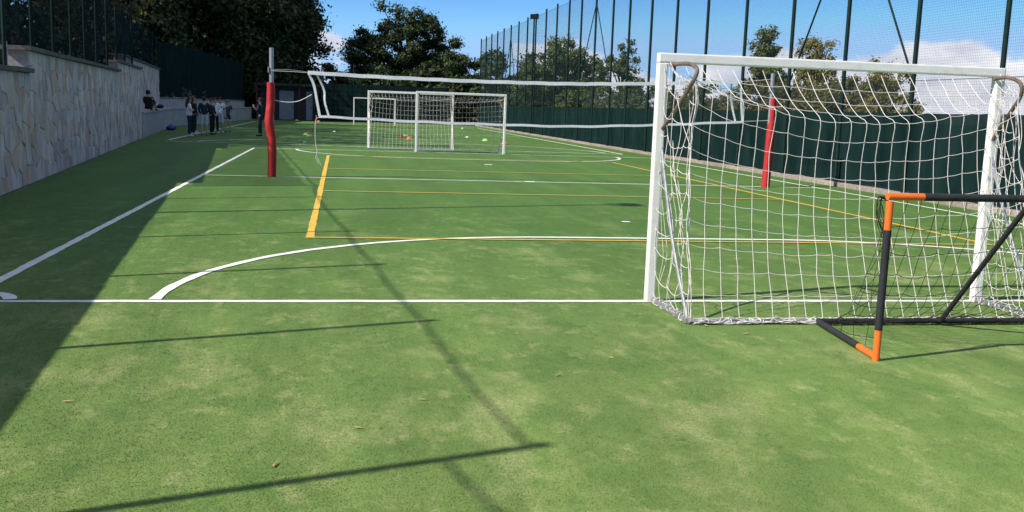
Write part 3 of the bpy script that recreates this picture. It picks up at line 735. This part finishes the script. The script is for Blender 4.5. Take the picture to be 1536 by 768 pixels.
# ------------------------------------------------------------------ orange cornered mini goal
og = thing('mini_goal', 'black foam mini goal with orange corner joints and black net', 'goal', (.89, -2.03, 0), math.radians(1.5))
OW, OH, OD = 2.35, 1.10, 1.06; rr = .0245
def pipe(name, pts, m, r=rr, n=12):
    q = MB(); q.tube(bez(pts, 6) if len(pts) > 2 else pts, r, n); return q.build(name, m, og, True)
bx_, by_ = .16, OD
for s_, X in ((1, 0), (-1, OW)):
    pipe('upright', [(X, 0, .21), (X, 0, OH-.22)], 'black_foam', rr*1.04)
    pipe('corner_joint', [(X, 0, .0), (X, 0, .212)], 'orange_plastic', rr*.98)
    pipe('corner_joint', [(X, 0, rr+.001), (X+s_*bx_*.27, by_*.27, rr+.001)], 'orange_plastic', rr*.96)
    q = MB(); q.tube([(X, 0, OH-.222), (X, 0, OH-.03)], rr, 12); q.tube([(X-s_*rr*.9, 0, OH), (X+s_*.24, 0, OH)], rr, 12); q.build('corner_joint', 'orange_plastic', og, True)
    pipe('side_bar', [(X+s_*bx_*.27, by_*.27, rr+.002), (X+s_*bx_*.98, by_*.98, rr+.002)], 'black_foam', rr*1.04)
pipe('crossbar', [(.24, 0, OH), (OW-.24, 0, OH)], 'black_foam', rr*1.05)
pipe('rear_bar', [(bx_*.9, by_, rr+.012), (OW-bx_*.9, by_-.06, rr+.012)], 'black_foam', rr*.85)
pipe('brace', [(1.18, by_-.05, rr*1.6), (1.06, .03, OH-.04)], 'black_foam', rr*.8)
L = []; rg = random.Random(4); nx, nz = 20, 10; G = []
for i in range(nx+1):
    u = i/nx; a = Vector((.02+(OW-.04)*u, .02, OH-.02)); b = Vector((bx_+(OW-2*bx_)*u, by_-.02, .05)); c = []
    for k in range(nz+1):
        s = k/nz; p_ = a.lerp(b, s); p_.z -= .30*math.sin(math.pi*s)*(.9+.15*math.sin(u*9)); p_.y -= .05*math.sin(math.pi*s)
        p_ += Vector((rg.uniform(-.012, .012), rg.uniform(-.012, .012), rg.uniform(-.012, .012))); p_.z = max(p_.z, .03); c.append(p_)
    G.append(c)
L += net_from_cols(G, .008)
for s_, X, rear in ((1, 0, G[0]), (-1, OW, G[-1])):
    S = []
    for k in range(1, 7):
        f = k/7; z = OH*(1-f)
        front = Vector((X, .03, z)); rp = rear[min(nz, int(f*nz+.5))]; L.append([front.lerp(rp, j/4)-Vector((0, 0, .03*math.sin(math.pi*j/4)-rg.uniform(-.015, .015))) for j in range(5)])
    for k in range(1, 5):
        f = k/5; b = Vector((X+s_*bx_*f, by_*f, .05)); t_ = rear[int(f*nz*.75)]; L.append([t_.lerp(b, j/4)+Vector((rg.uniform(-.02, .02), 0, 0)) for j in range(5)])
    for k in range(9):     # slack net knotted at the top corner
        L.append(bez([(X-s_*.0, .02, OH-.03), (X-s_*rg.uniform(.03, .075), .03, OH-rg.uniform(.0, .05)), (X-s_*rg.uniform(.02, .07), .03, OH-rg.uniform(.10, .17)), (X-s_*.0, .03, OH-rg.uniform(.2, .3))], 4))
L = [[Vector((p_[0], p_[1], max(p_[2], .012))) for p_ in P] for P in L]
cord_lines(L, .0021, 4).build('net', 'black_cord', og, True)

# ------------------------------------------------------------------ cones
mat('cone_orange', (.72, .13, .05), .5); mat('cone_green', (.30, .72, .18), .5); mat('cone_yellow', (.75, .66, .10), .5); mat('cone_white', (.75, .75, .72), .5)
cone = MB(); cone.lathe([(.15, 0), (.15, .012), (.125, .03), (.085, .13), (.045, .15), (.03, .15)], 16)
cms = {k: cone.mesh('marker_cone', 'cone_'+k, True) for k in ('orange', 'green', 'yellow', 'white')}
CONES = [('orange', -4.25, 43.4, 'orange marker cone beside two green cones left of the far goals'), ('green', -4.27, 41.2, 'green marker cone between an orange cone and another green cone'), ('green', -4.04, 38.9, 'green marker cone in front of the orange and green pair'),
 ('orange', -4.35, 74, 'orange marker cone before the hut, under the hanging net rope'), ('yellow', -6.2, 77, 'yellow marker cone at the foot of the pale hut door'),
 ('orange', .35, 41.6, 'rearmost of two orange cones close together behind the goal net'), ('orange', .55, 38.6, 'foremost of two orange cones close together behind the goal net'), ('green', .75, 43.8, 'green cone just behind the pair of orange cones'),
 ('green', 4.3, 39.6, 'green cone in front of a white cone behind the right half of the goal'), ('white', 4.0, 44.2, 'white marker cone behind the right half of the goal net'), ('white', 6.4, 66, 'small white cone far behind the goal net'),
 ('orange', 4.64, 35.9, 'orange cone just outside the right post of the goal'), ('white', -2.95, 47.5, 'flat white marker on the far turf left of the goals'), ('green', -4.0, 31.6, 'green flat marker on the far goal line by the rope')]
for c, x, y, lab in CONES:
    o = tag(obj('marker_cone', cms[c]), lab, 'cone', 'training cones on the far pitch'); o.location = (x, y, .012)
    s_ = .55 if c == 'white' or y < 33 else .95; o.scale = (1.15*s_, 1.15*s_, (.9 if c == 'orange' else .75)*s_); sharp(o)

# ------------------------------------------------------------------ people
def cloth(name, c, c2=None): mat(name, c, .85, 9, c2 or tuple(v*.75 for v in c), .2, 60)
cloth('c_white', (.86, .86, .87), (.74, .74, .76)); cloth('c_navy', (.018, .022, .045)); cloth('c_black', (.012, .012, .014)); cloth('c_grey', (.60, .62, .66)); cloth('c_plum', (.035, .018, .04)); cloth('c_denim', (.045, .06, .11))
mat('skin', (.50, .31, .22), .55); mat('hair_brown', (.055, .030, .018), .6); mat('hair_black', (.012, .010, .009), .6); mat('hair_blond', (.30, .19, .09), .6); mat('shoe_white', (.6, .6, .6), .6); mat('shoe_dark', (.02, .02, .022), .6); mat('eye', (.01, .01, .01), .3); mat('shoe_pink', (.5, .1, .2), .6)
def skin_mesh(name, verts, edges, radii, root, m, sub=2):
    me = bpy.data.meshes.new(name+'_skel'); me.from_pydata(verts, edges, []); o = bpy.data.objects.new(name+'_skel', me); COL.objects.link(o)
    sk = o.modifiers.new('skin', 'SKIN'); sk.use_smooth_shade = True
    for i, r in enumerate(radii):
        sv = me.skin_vertices[0].data[i]; sv.radius = r if isinstance(r, tuple) else (r, r); sv.use_root = (i == root)
    ss = o.modifiers.new('sub', 'SUBSURF'); ss.levels = sub
    dg = bpy.context.evaluated_depsgraph_get(); ev = o.evaluated_get(dg); out = bpy.data.meshes.new_from_object(ev, depsgraph=dg); out.name = name
    bpy.data.objects.remove(o); bpy.data.meshes.remove(me); out.materials.clear(); out.materials.append(M[m])
    out.polygons.foreach_set('use_smooth', [True]*len(out.polygons)); return out
def person(label, loc, rz, h, top, bottom, hair, shoes='shoe_white', legs='long', sleeves='short', longhair=False, arms='down', sit=False, group=None, lean=0):
    k = h/1.7; P = thing('person', label, 'person', loc, rz, group)
    V = lambda x, y, z: Vector((x*k, y*k, z*k))
    if sit:   # seated on the ledge with knees drawn up, facing +Y locally; origin on the seat
        hips = V(0, 0, .12); chest = V(0, -.04, .46); neck = V(0, -.03, .60); head0 = V(0, .0, .68); head1 = V(0, .02, .80)
        lg = [[V(s*.09, .02, .12), V(s*.11, .40, .42), V(s*.10, .58, .07), V(s*.10, .70, .035)] for s in (-1, 1)]
        ar = [[V(s*.17, -.03, .54), V(s*.22, .14, .33), V(s*.10, .38, .36), V(s*.06, .44, .37)] for s in (-1, 1)]
    else:
        hips = V(0, 0, .95); chest = V(0, .01+lean*.5, 1.28); neck = V(0, lean, 1.46); head0 = V(0, .02+lean, 1.53); head1 = V(0, .02+lean, 1.64)
        lg = [[V(s*.09, 0, .90), V(s*.10, .02, .50), V(s*.11, -.01, .09), V(s*.12, .12, .035)] for s in (-1, 1)]
        if arms == 'down': ar = [[V(s*.18, lean, 1.40), V(s*.24, -.02+lean, 1.12), V(s*.25, .06+lean, .88), V(s*.25, .08+lean, .80)] for s in (-1, 1)]
        elif arms == 'fold': ar = [[V(s*.18, lean, 1.40), V(s*.24, .02+lean, 1.13), V(s*.05, .20+lean, 1.14), V(-s*.06, .19+lean, 1.15)] for s in (-1, 1)]
        elif arms == 'front': ar = [[V(s*.18, lean, 1.40), V(s*.23, .02+lean, 1.12), V(s*.10, .20+lean, .95), V(s*.05, .22+lean, .92)] for s in (-1, 1)]
        else: ar = [[V(s*.18, lean, 1.40), V(s*.25, .06+lean, 1.14), V(s*.12, .26+lean, 1.28), V(s*.08, .28+lean, 1.33)] for s in (-1, 1)]
    # body: one continuous skinned surface
    vs = [hips, hips.lerp(chest, .5), chest, neck, head0, head1]; es = [(0, 1), (1, 2), (2, 3), (3, 4), (4, 5)]; rad = [.07*k, .075*k, (.08*k, .10*k), .05*k, .072*k, .082*k]
    for a in ar:
        i = len(vs); vs += a; es += [(2, i), (i, i+1), (i+1, i+2), (i+2, i+3)]; rad += [.048*k, .038*k, .028*k, .03*k]
        j = len(vs); d = (a[3]-a[2]).normalized(); sd = d.cross(Vector((0, 1, 0))) if abs(d.y) < .9 else Vector((1, 0, 0)); sd = sd.normalized()
        for n_, (o_, l_) in enumerate(((-.03, .06), (-.012, .085), (.006, .09), (.022, .08))):
            vs.append(a[3]+sd*o_*k+d*l_*k); es.append((i+3, j+n_)); rad.append(.009*k)
        vs.append(a[3]+sd*.05*k+d*.02*k); es.append((i+3, j+4)); rad.append(.010*k)
    for a in lg:
        i = len(vs); vs += a; es += [(0, i), (i, i+1), (i+1, i+2), (i+2, i+3)]; rad += [.055*k, .052*k, .038*k, .036*k]
    body = obj('body', skin_mesh('body', [v[:] for v in vs], es, rad, 0, 'skin'), P)
    fwd = Vector((0, 1, 0)); hc = head0.lerp(head1, .45)
    q = MB(); q.tube([hc+fwd*.075*k+Vector((0, 0, .015*k)), hc+fwd*.112*k-Vector((0, 0, .012*k)), hc+fwd*.08*k-Vector((0, 0, .022*k))], .012*k, 6); q.build('nose', 'skin', P, True)
    for s in (-1, 1):
        q = MB(); c_ = hc+fwd*.082*k+Vector((s*.032*k, 0, .022*k)); q.lathe([(.002*k, -.009*k), (.011*k, -.004*k), (.011*k, .004*k), (.002*k, .009*k)], 8, c_); q.build('eye', 'eye', P, True)
    # clothes follow the body
    tv = [hips+(chest-hips)*-.16, hips.lerp(chest, .45), chest, chest.lerp(neck, .75)]; te = [(0, 1), (1, 2), (2, 3)]; tr_ = [(.135*k, .155*k), (.12*k, .14*k), (.125*k, .165*k), .075*k]
    for a in ar:
        i = len(tv); tv += [a[0], a[0].lerp(a[1], .75)]; te += [(2, i), (i, i+1)]; tr_ += [.066*k, .058*k]
        if sleeves == 'long': tv += [a[1], a[1].lerp(a[2], .92)]; te += [(i+1, i+2), (i+2, i+3)]; tr_ += [.052*k, .04*k]
    obj('shirt', skin_mesh('shirt', [v[:] for v in tv], te, tr_, 1, top), P)
    bv = [hips+Vector((0, 0, .05*k)), hips-Vector((0, 0, .015*k))]; be = [(0, 1)]; br = [(.125*k, .145*k), (.13*k, .148*k)]
    for a in lg:
        i = len(bv); bv += [a[0], a[0].lerp(a[1], .6 if legs == 'short' else .95)]; be += [(1, i), (i, i+1)]; br += [.092*k, .078*k if legs == 'short' else .068*k]
        if legs == 'long': bv += [a[1].lerp(a[2], .5), a[2].lerp(a[1], .04)]; be += [(i+1, i+2), (i+2, i+3)]; br += [.062*k, .056*k]
        elif legs == 'knee': bv += [a[1].lerp(a[2], .12)]; be += [(i+1, i+2)]; br += [.066*k]
    obj('shorts' if legs in ('short', 'knee') else 'trousers', skin_mesh('trousers', [v[:] for v in bv], be, br, 0, bottom), P)
    for a in lg:
        hv = a[2]-Vector((0, .05*k, .045*k)); q = skin_mesh('shoe', [hv[:], (a[2].lerp(a[3], .5)-Vector((0, 0, .005)))[:], (a[3]+Vector((0, .05*k, .0)))[:]], [(0, 1), (1, 2)], [.043*k, .045*k, .035*k], 0, shoes, 1); obj('shoe', q, P)
    bm = bmesh.new(); bmesh.ops.create_uvsphere(bm, u_segments=18, v_segments=12, radius=1)
    cut = [v for v in bm.verts if (v.co.y > .30 and v.co.z < .42) or v.co.z < -.62]; bmesh.ops.delete(bm, geom=cut, context='VERTS')
    for v in bm.verts: v.co = hc+Vector((v.co.x*.098*k, (v.co.y*.108-.012)*k, (v.co.z*.125+.028)*k))*(1+.03*math.sin(v.co.x*9))
    q = MB(); q.bm(bm)
    if longhair: q.tube([hc+Vector((0, -.055*k, .0)), hc+Vector((0, -.085*k, -.12*k)), hc+Vector((0, -.11*k, -.26*k)), hc+Vector((0, -.10*k, -.38*k))], .05, 10, True, [.085*k, .088*k, .07*k, .03*k])
    q.build('hair', hair, P, True)
    return P
GP = 'pupils standing in the shade by the wall'
D = math.radians
person('long-haired person in white t-shirt and long navy trousers, arms folded', (-8.80, 34.9, 0), D(-75), 1.62, 'c_white', 'c_navy', 'hair_brown', arms='fold', longhair=True, group=GP)
person('person in navy top and pale knee shorts turned away', (-8.42, 36.6, 0), D(20), 1.66, 'c_navy', 'c_grey', 'hair_black', 'shoe_pink', 'knee', 'long', arms='front', group=GP)
person('dark-clad person half hidden behind the white t-shirt one', (-8.95, 37.0, 0), D(-60), 1.64, 'c_black', 'c_navy', 'hair_brown', longhair=True, arms='front', sleeves='long', group=GP)
person('person in plum top and dark trousers next to the pale shorts', (-8.28, 38.0, 0), D(-110), 1.60, 'c_plum', 'c_black', 'hair_brown', 'shoe_dark', arms='front', sleeves='long', group=GP)
person('person in white top and black trousers between dark-clad ones', (-8.32, 39.6, 0), D(-150), 1.64, 'c_white', 'c_black', 'hair_brown', arms='front', sleeves='long', group=GP)
pw = person('person in white t-shirt with dark chest print and grey shorts', (-8.20, 40.4, 0), D(-165), 1.66, 'c_white', 'c_grey', 'hair_brown', legs='knee', arms='down', sleeves='short', group=GP)
q = MB(); q.box((-.09, .128, 1.20), (.09, .136, 1.25)); q.build('chest_print', 'c_navy', pw)
person('blond person in navy top and shorts at the end of the group', (-8.05, 42.2, 0), D(-170), 1.55, 'c_denim', 'c_navy', 'hair_blond', 'shoe_dark', 'short', 'short', arms='down', group=GP)
person('dark-clad person at the back of the group nearest the ledge', (-9.2, 39.2, 0), D(-100), 1.68, 'c_navy', 'c_black', 'hair_brown', sleeves='long', arms='down', longhair=True, group=GP)
person('adult in navy tracksuit standing alone beside the red post', (-6.15, 37.6, 0), D(80), 1.70, 'c_navy', 'c_navy', 'hair_brown', 'shoe_dark', sleeves='long', arms='up')
person('person in black sitting on the bench ledge with knees drawn up', (-10.70, 36.5, 1.004), D(-12), 1.68, 'c_black', 'c_black', 'hair_black', 'shoe_dark', 'short', 'long', sit=True)

def bag(label, loc, m, s, rz):
    t_ = thing('sports_bag', label, 'bag', loc, rz)
    bm = bmesh.new(); bmesh.ops.create_uvsphere(bm, u_segments=20, v_segments=12, radius=1)
    for v in bm.verts:
        x, y, z = v.co; v.co = Vector((math.copysign(abs(x)**.7, x)*.38, math.copysign(abs(y)**.8, y)*.2, (math.copysign(abs(z)**.75, z)*.11+.11)*(1+.25*math.sin(x*4)+.15*math.sin(y*5))))*s
    q = MB(); q.bm(bm); q.build('body', m, t_, True)
    q = MB(); q.tube(bez([(-.2*s, 0, .17*s), (-.1*s, .06, .24*s), (.1*s, .08, .24*s), (.2*s, 0, .19*s)], 6), .014*s, 6); q.build('handle', 'c_black', t_, True)
mat('bag_blue', (.02, .05, .28), .6, 8, (.012, .03, .16), .2, 30)
bag('blue sports bag on the turf at the foot of the ledge', (-10.75, 42.6, .005), 'bag_blue', 1.0, 1.4)
bag('small black bag lying on top of the bench ledge', (wallx(46)-.28, 46, 1.004), 'c_black', .8, 1.5)

# dry leaves lying on the turf
mat('leaf_dry', (.40, .29, .15), .8, 30, (.30, .20, .09)); mat('leaf_pale', (.42, .33, .20), .8)
def litter(x, y, s, m, rz, i):
    q = MB(); n = 9; top = []
    for k in range(n):
        a = 2*math.pi*k/n; r = s*(1+.25*math.cos(a*3+i)); top.append((r*math.cos(a), r*.24*math.sin(a), .008+.10*s*abs(math.cos(a))))
    q.add([(0, 0, .012)]+top, [(0, 1+k, 1+(k+1) % n) for k in range(n)]); o = q.build('fallen_leaf', m); o.location = (x, y, 0); o.rotation_euler.z = rz
    tag(o, 'dry brown leaf lying on the turf' if m == 'leaf_dry' else 'pale bleached leaf scrap lying on the turf', 'leaf', 'brown leaves on the turf' if m == 'leaf_dry' else 'pale leaf scraps on the turf')
for i, (x, y, s, m) in enumerate([(-4.03, -2.67, .03, 'leaf_dry'), (-2.92, -3.68, .03, 'leaf_dry'), (-2.55, -3.2, .03, 'leaf_dry'), (-1.35, -2.3, .025, 'leaf_dry'), (-3.4, -2.1, .014, 'leaf_pale'), (.9, -2.9, .014, 'leaf_pale'), (.7, -4.1, .014, 'leaf_pale'), (-1.9, 1.6, .025, 'leaf_dry'), (1.3, -3.6, .016, 'leaf_pale'), (-.9, -1.9, .02, 'leaf_pale'), (.3, -1.25, .03, 'leaf_pale'), (.1, -.98, .03, 'leaf_pale'), (-2.2, -2.75, .022, 'leaf_dry'), (2.0, 9.8, .05, 'leaf_dry'), (-1.4, -1.2, .02, 'leaf_dry')]):
    litter(x, y, s, m, i*1.3, i)

# ------------------------------------------------------------------ trees and shrubs
def tree(name, label, base, H, blobs, nleaf, leaf, m, trunk_r=.22, group=None, cat='tree', clumps=120, seed=0, thin=1.0, stems=1):
    """blobs: (dx,dy,z,rx,ry,rz). Leaves are small bent quads grouped in clumps spread through the blobs"""
    rg = np.random.default_rng(seed); t_ = thing(name, label, cat, base, 0, group)
    B = np.array(blobs, float); vol = B[:, 3]*B[:, 4]*B[:, 5]; pick = rg.choice(len(B), clumps, p=vol/vol.sum())
    d = rg.normal(size=(clumps, 3)); d /= np.linalg.norm(d, axis=1)[:, None]; rad = rg.random(clumps)**(1/2.2)
    cc = B[pick, :3]+d*rad[:, None]*B[pick, 3:]*rg.uniform(.82, 1.12, (clumps, 1))
    cr = rg.uniform(.55, 1.25, clumps)*thin*(vol.mean()**(1/3))*.26
    ci = rg.integers(0, clumps, nleaf)
    off_ = rg.normal(size=(nleaf, 3))*np.array([1, 1, .75])*.55; p_ = cc[ci]+off_*cr[ci][:, None]; p_[:, 2] = np.maximum(p_[:, 2], .08)
    nrm_ = off_/np.linalg.norm(off_, axis=1)[:, None]+rg.normal(size=(nleaf, 3))*.7+np.array([0, 0, .35]); nrm_ /= np.linalg.norm(nrm_, axis=1)[:, None]
    a = np.cross(nrm_, rg.normal(size=(nleaf, 3))); a /= np.linalg.norm(a, axis=1)[:, None]; b = np.cross(nrm_, a)
    s = (leaf*rg.uniform(.6, 1.35, nleaf))[:, None]
    V = np.empty((nleaf, 4, 3)); V[:, 0] = p_-a*s; V[:, 1] = p_-b*s*.5+nrm_*s*.12; V[:, 2] = p_+a*s; V[:, 3] = p_+b*s*.5+nrm_*s*.12
    obj('crown', tri_mesh('crown', V.reshape(-1, 3), np.arange(4*nleaf).reshape(-1, 4), m), t_)
    q = MB(); rr_ = random.Random(seed)
    top = Vector((float(B[:, 0].mean()), float(B[:, 1].mean()), H*.80))
    for sN in range(stems):
        o_ = Vector((rr_.uniform(-.3, .3), rr_.uniform(-.3, .3), 0))*(stems > 1)
        P = bez([o_+Vector((0, 0, -.1)), o_+Vector((rr_.uniform(-.2, .2), rr_.uniform(-.2, .2), H*.25)), top*.6+o_+Vector((rr_.uniform(-.3, .3), 0, 0)), top+o_], 5)
        q.tube(P, trunk_r, 9, True, [max(.02, trunk_r*(1-.9*i/(len(P)-1)))*(1.35 if i == 0 else 1) for i in range(len(P))])
    for i in rg.choice(clumps, min(clumps, 46), replace=False):
        e = Vector(cc[i]); f = min(.95, max(.18, (e.z/H)*.72)); st = Vector((0, 0, 0)).lerp(top, f); mid = st.lerp(e, .55)+Vector((0, 0, .06*H*rr_.random()))
        P = bez([st, mid, e], 4); q.tube(P, .05, 5, False, [trunk_r*(.36*(1-j/(len(P)-1))+.05) for j in range(len(P))])
    q.build('trunk', 'bark', t_, True); return t_
exec_trees = True
TREES = [
 ('evergreen_tree', 'huge dark evergreen tree behind the hut and the group', (-16, 90, 0), 21, [(0, 0, 12, 8, 6, 9), (3, -1, 7, 6.5, 5, 6.5), (-4, 0, 8, 6, 5, 7.5)], 95000, .24, 'leaf_dark', .5, 300, 1.1, 'big trees at the far end'),
 ('evergreen_tree', 'tall dark evergreen tree overhanging the far stone wall', (-22, 78, 0), 19, [(0, 0, 11, 6.5, 6, 8), (2, 0, 6, 5, 5, 5.5)], 70000, .23, 'leaf_dark', .45, 240, 1.1, 'big trees at the far end'),
 ('evergreen_tree', 'dark evergreen tree with ragged edge against the sky beside the broad tree', (-8.3, 94, 0), 17, [(0, 0, 10.5, 4.4, 4, 6.5), (-.5, 0, 5, 5, 4, 4.8)], 60000, .20, 'leaf_dark', .4, 190, 1, 'big trees at the far end'),
 ('broad_tree', 'broad dark tree standing alone against the blue sky behind the far goals', (3.9, 95, 0), 12.6, [(0, 0, 6.6, 4.6, 3.6, 4.2), (3.7, 0, 5.8, 2.6, 3, 3.4), (-3.9, 0, 5.8, 2.5, 3, 3.6), (-.8, 0, 9.6, 2.6, 2.2, 2.4), (1.9, 0, 9.3, 2.0, 2.2, 2.3), (0, 0, 3, 6.6, 3.5, 2.8)], 75000, .145, 'leaf_dark', .35, 260, .8, None),
 ('bare_tree', 'thinly leaved tree rising behind the wall fence', (-18.5, 60, 0), 14, [(0, 0, 9.5, 4, 4, 5)], 5000, .16, 'leaf_autumn', .25, 120, 1.1, None),
]
for i, (nm, lb_, base, H, bl_, nl, lf_, m_, tr_, cl, th, gp) in enumerate(TREES): tree(nm, lb_, base, H, bl_, nl, lf_, m_, tr_, gp, 'tree', cl, 20+i, th)
# low wood filling the back behind the end fence
SH_ = [(-12.5, 86, 6.5, 5.5), (-8.2, 86.5, 5.8, 5.0), (-3.5, 86, 5.6, 4.5), (1.0, 85.5, 5.4, 4.2), (5.4, 86, 6.0, 4.2), (8.9, 85, 7.2, 4.0), (11.6, 84, 7.4, 4.0), (14.4, 82, 6.6, 4.0)]
for i, (x, y, h, w) in enumerate(SH_):
    tree('large_shrub', ['dense dark shrub hidden in the gloom behind the low wall', 'dense dark shrub directly behind the hut', 'dark shrub behind the end fence next to the hut'][i] if i < 3 else 'dark shrub behind the screened end fence' if i < 5 else 'tall dark shrub where the end fence meets the tall fence', (x, y, 0), h, [(0, 0, h*.5, w*.62, 2.2, h*.46), (w*.2, -.5, h*.28, w*.6, 2.2, h*.32)], 14000, .18, 'leaf_dark', .12, 'shrubs behind the end fence', 'shrub', 70, 60+i, .9, 3)
# trees behind the tall fence
RT = [
 ('oak_tree', 'round crowned oak behind the far posts of the tall fence', (12.6, 60, 0), 7.2, [(0, 0, 4.9, 2.3, 2.2, 1.9), (-1.6, 0, 3.6, 1.6, 1.8, 1.7), (1.5, 0, 3.8, 1.7, 1.8, 1.9)], 20000, .11, 'leaf_mid', .2, 130),
 ('young_tree', 'slender open tree behind the braced post of the tall fence', (13.4, 48, 0), 6.0, [(0, 0, 4.3, 1.15, 1.1, 1.4), (.2, 0, 2.8, 1.2, 1.1, 1.3)], 6500, .085, 'leaf_mid', .1, 70),
 ('round_tree', 'small round green tree rising above the crossbar of the near goal', (14.1, 30, 0), 5.5, [(0, 0, 4.45, .85, .8, .8), (0, 0, 3.0, 1.1, 1.0, 1.3)], 11000, .062, 'leaf_mid', .1, 80),
 ('bushy_tree', 'olive brown bushy tree between two posts of the tall fence', (15.3, 28, 0), 4.9, [(0, 0, 3.85, .9, .9, .75), (0, 0, 2.4, 1.2, 1.0, 1.3)], 11000, .06, 'leaf_olive', .1, 80),
 ('bushy_tree', 'yellowing bushy tree showing above the goal crossbar beside the sloping brace', (15.8, 24.2, 0), 4.1, [(0, 0, 3.05, 1.1, 1.0, .72), (.2, 0, 1.9, 1.3, 1.1, 1.2)], 11000, .055, 'leaf_olive', .08, 80),
]
for i, (nm, lb_, base, H, bl_, nl, lf_, m_, tr_, cl) in enumerate(RT): tree(nm, lb_, base, H, bl_, nl, lf_, m_, tr_, None, 'tree', cl, 90+i, .85)
HG = [(12.2, 52, 3.6, 'leaf_mid'), (12.4, 47, 3.5, 'leaf_mid'), (12.5, 42.5, 3.3, 'leaf_mid'), (12.6, 38.5, 3.2, 'leaf_mid'), (12.6, 35, 3.0, 'leaf_mid'), (12.6, 57, 3.9, 'leaf_mid'), (12.8, 63, 4.6, 'leaf_dark'), (12.8, 69, 5.4, 'leaf_dark'), (12.8, 75, 6.2, 'leaf_dark'),
 (12.6, 32, 3.0, 'leaf_mid'), (12.9, 29.4, 3.1, 'leaf_autumn'), (13.4, 27.2, 3.3, 'leaf_autumn'), (13.9, 25.2, 3.4, 'leaf_olive'), (14.5, 23.4, 3.4, 'leaf_autumn'), (15.0, 21.8, 2.9, 'leaf_olive')]
for i, (x, y, h, m_) in enumerate(HG):
    dk = m_ in ('leaf_olive', 'leaf_autumn')
    tree('hedge_shrub', 'olive and brown hedge shrub behind the tall fence, above the windscreen' if dk else 'green hedge shrub growing behind the windscreen of the tall fence', (x, y, 0), h, [(0, 0, h*.58, 1.1, 1.7, h*.40), (0, .3, h*.3, 1.2, 1.9, h*.32)], 13000, .058 if y < 40 else .10, m_, .06, 'olive hedge behind the tall fence' if dk else 'green hedge behind the tall fence', 'shrub', 60, 130+i, .8, 3)
# bank of trees beyond the left wall (they shade the far half)
LT = [(-23, 27, 20, 6), (-24, 35, 23, 6.5), (-16.5, 19, 4.6, 3.0), (-17.5, 25, 5.0, 3.4), (-18, 32, 5.6, 3.6), (-25, 43, 24, 6.5), (-28, 51, 26, 7), (-30, 60, 24, 6.5), (-33, 72, 26, 7), (-19, 40, 6.4, 3.8)]
for i, (x, y, h, w) in enumerate(LT):
    tree('bank_tree', ('tall dark tree beyond the wall shading the far pitch' if h > 10 else 'low dark tree seen through the wall fence net'), (x, y, 0), h, [(0, 0, h*.62, w, w, h*.38), (0, 0, h*.34, w*.9, w, h*.26)], 15000, .18, 'leaf_dark', .2, 'trees on the bank behind the wall', 'tree', 120, 160+i, .9)
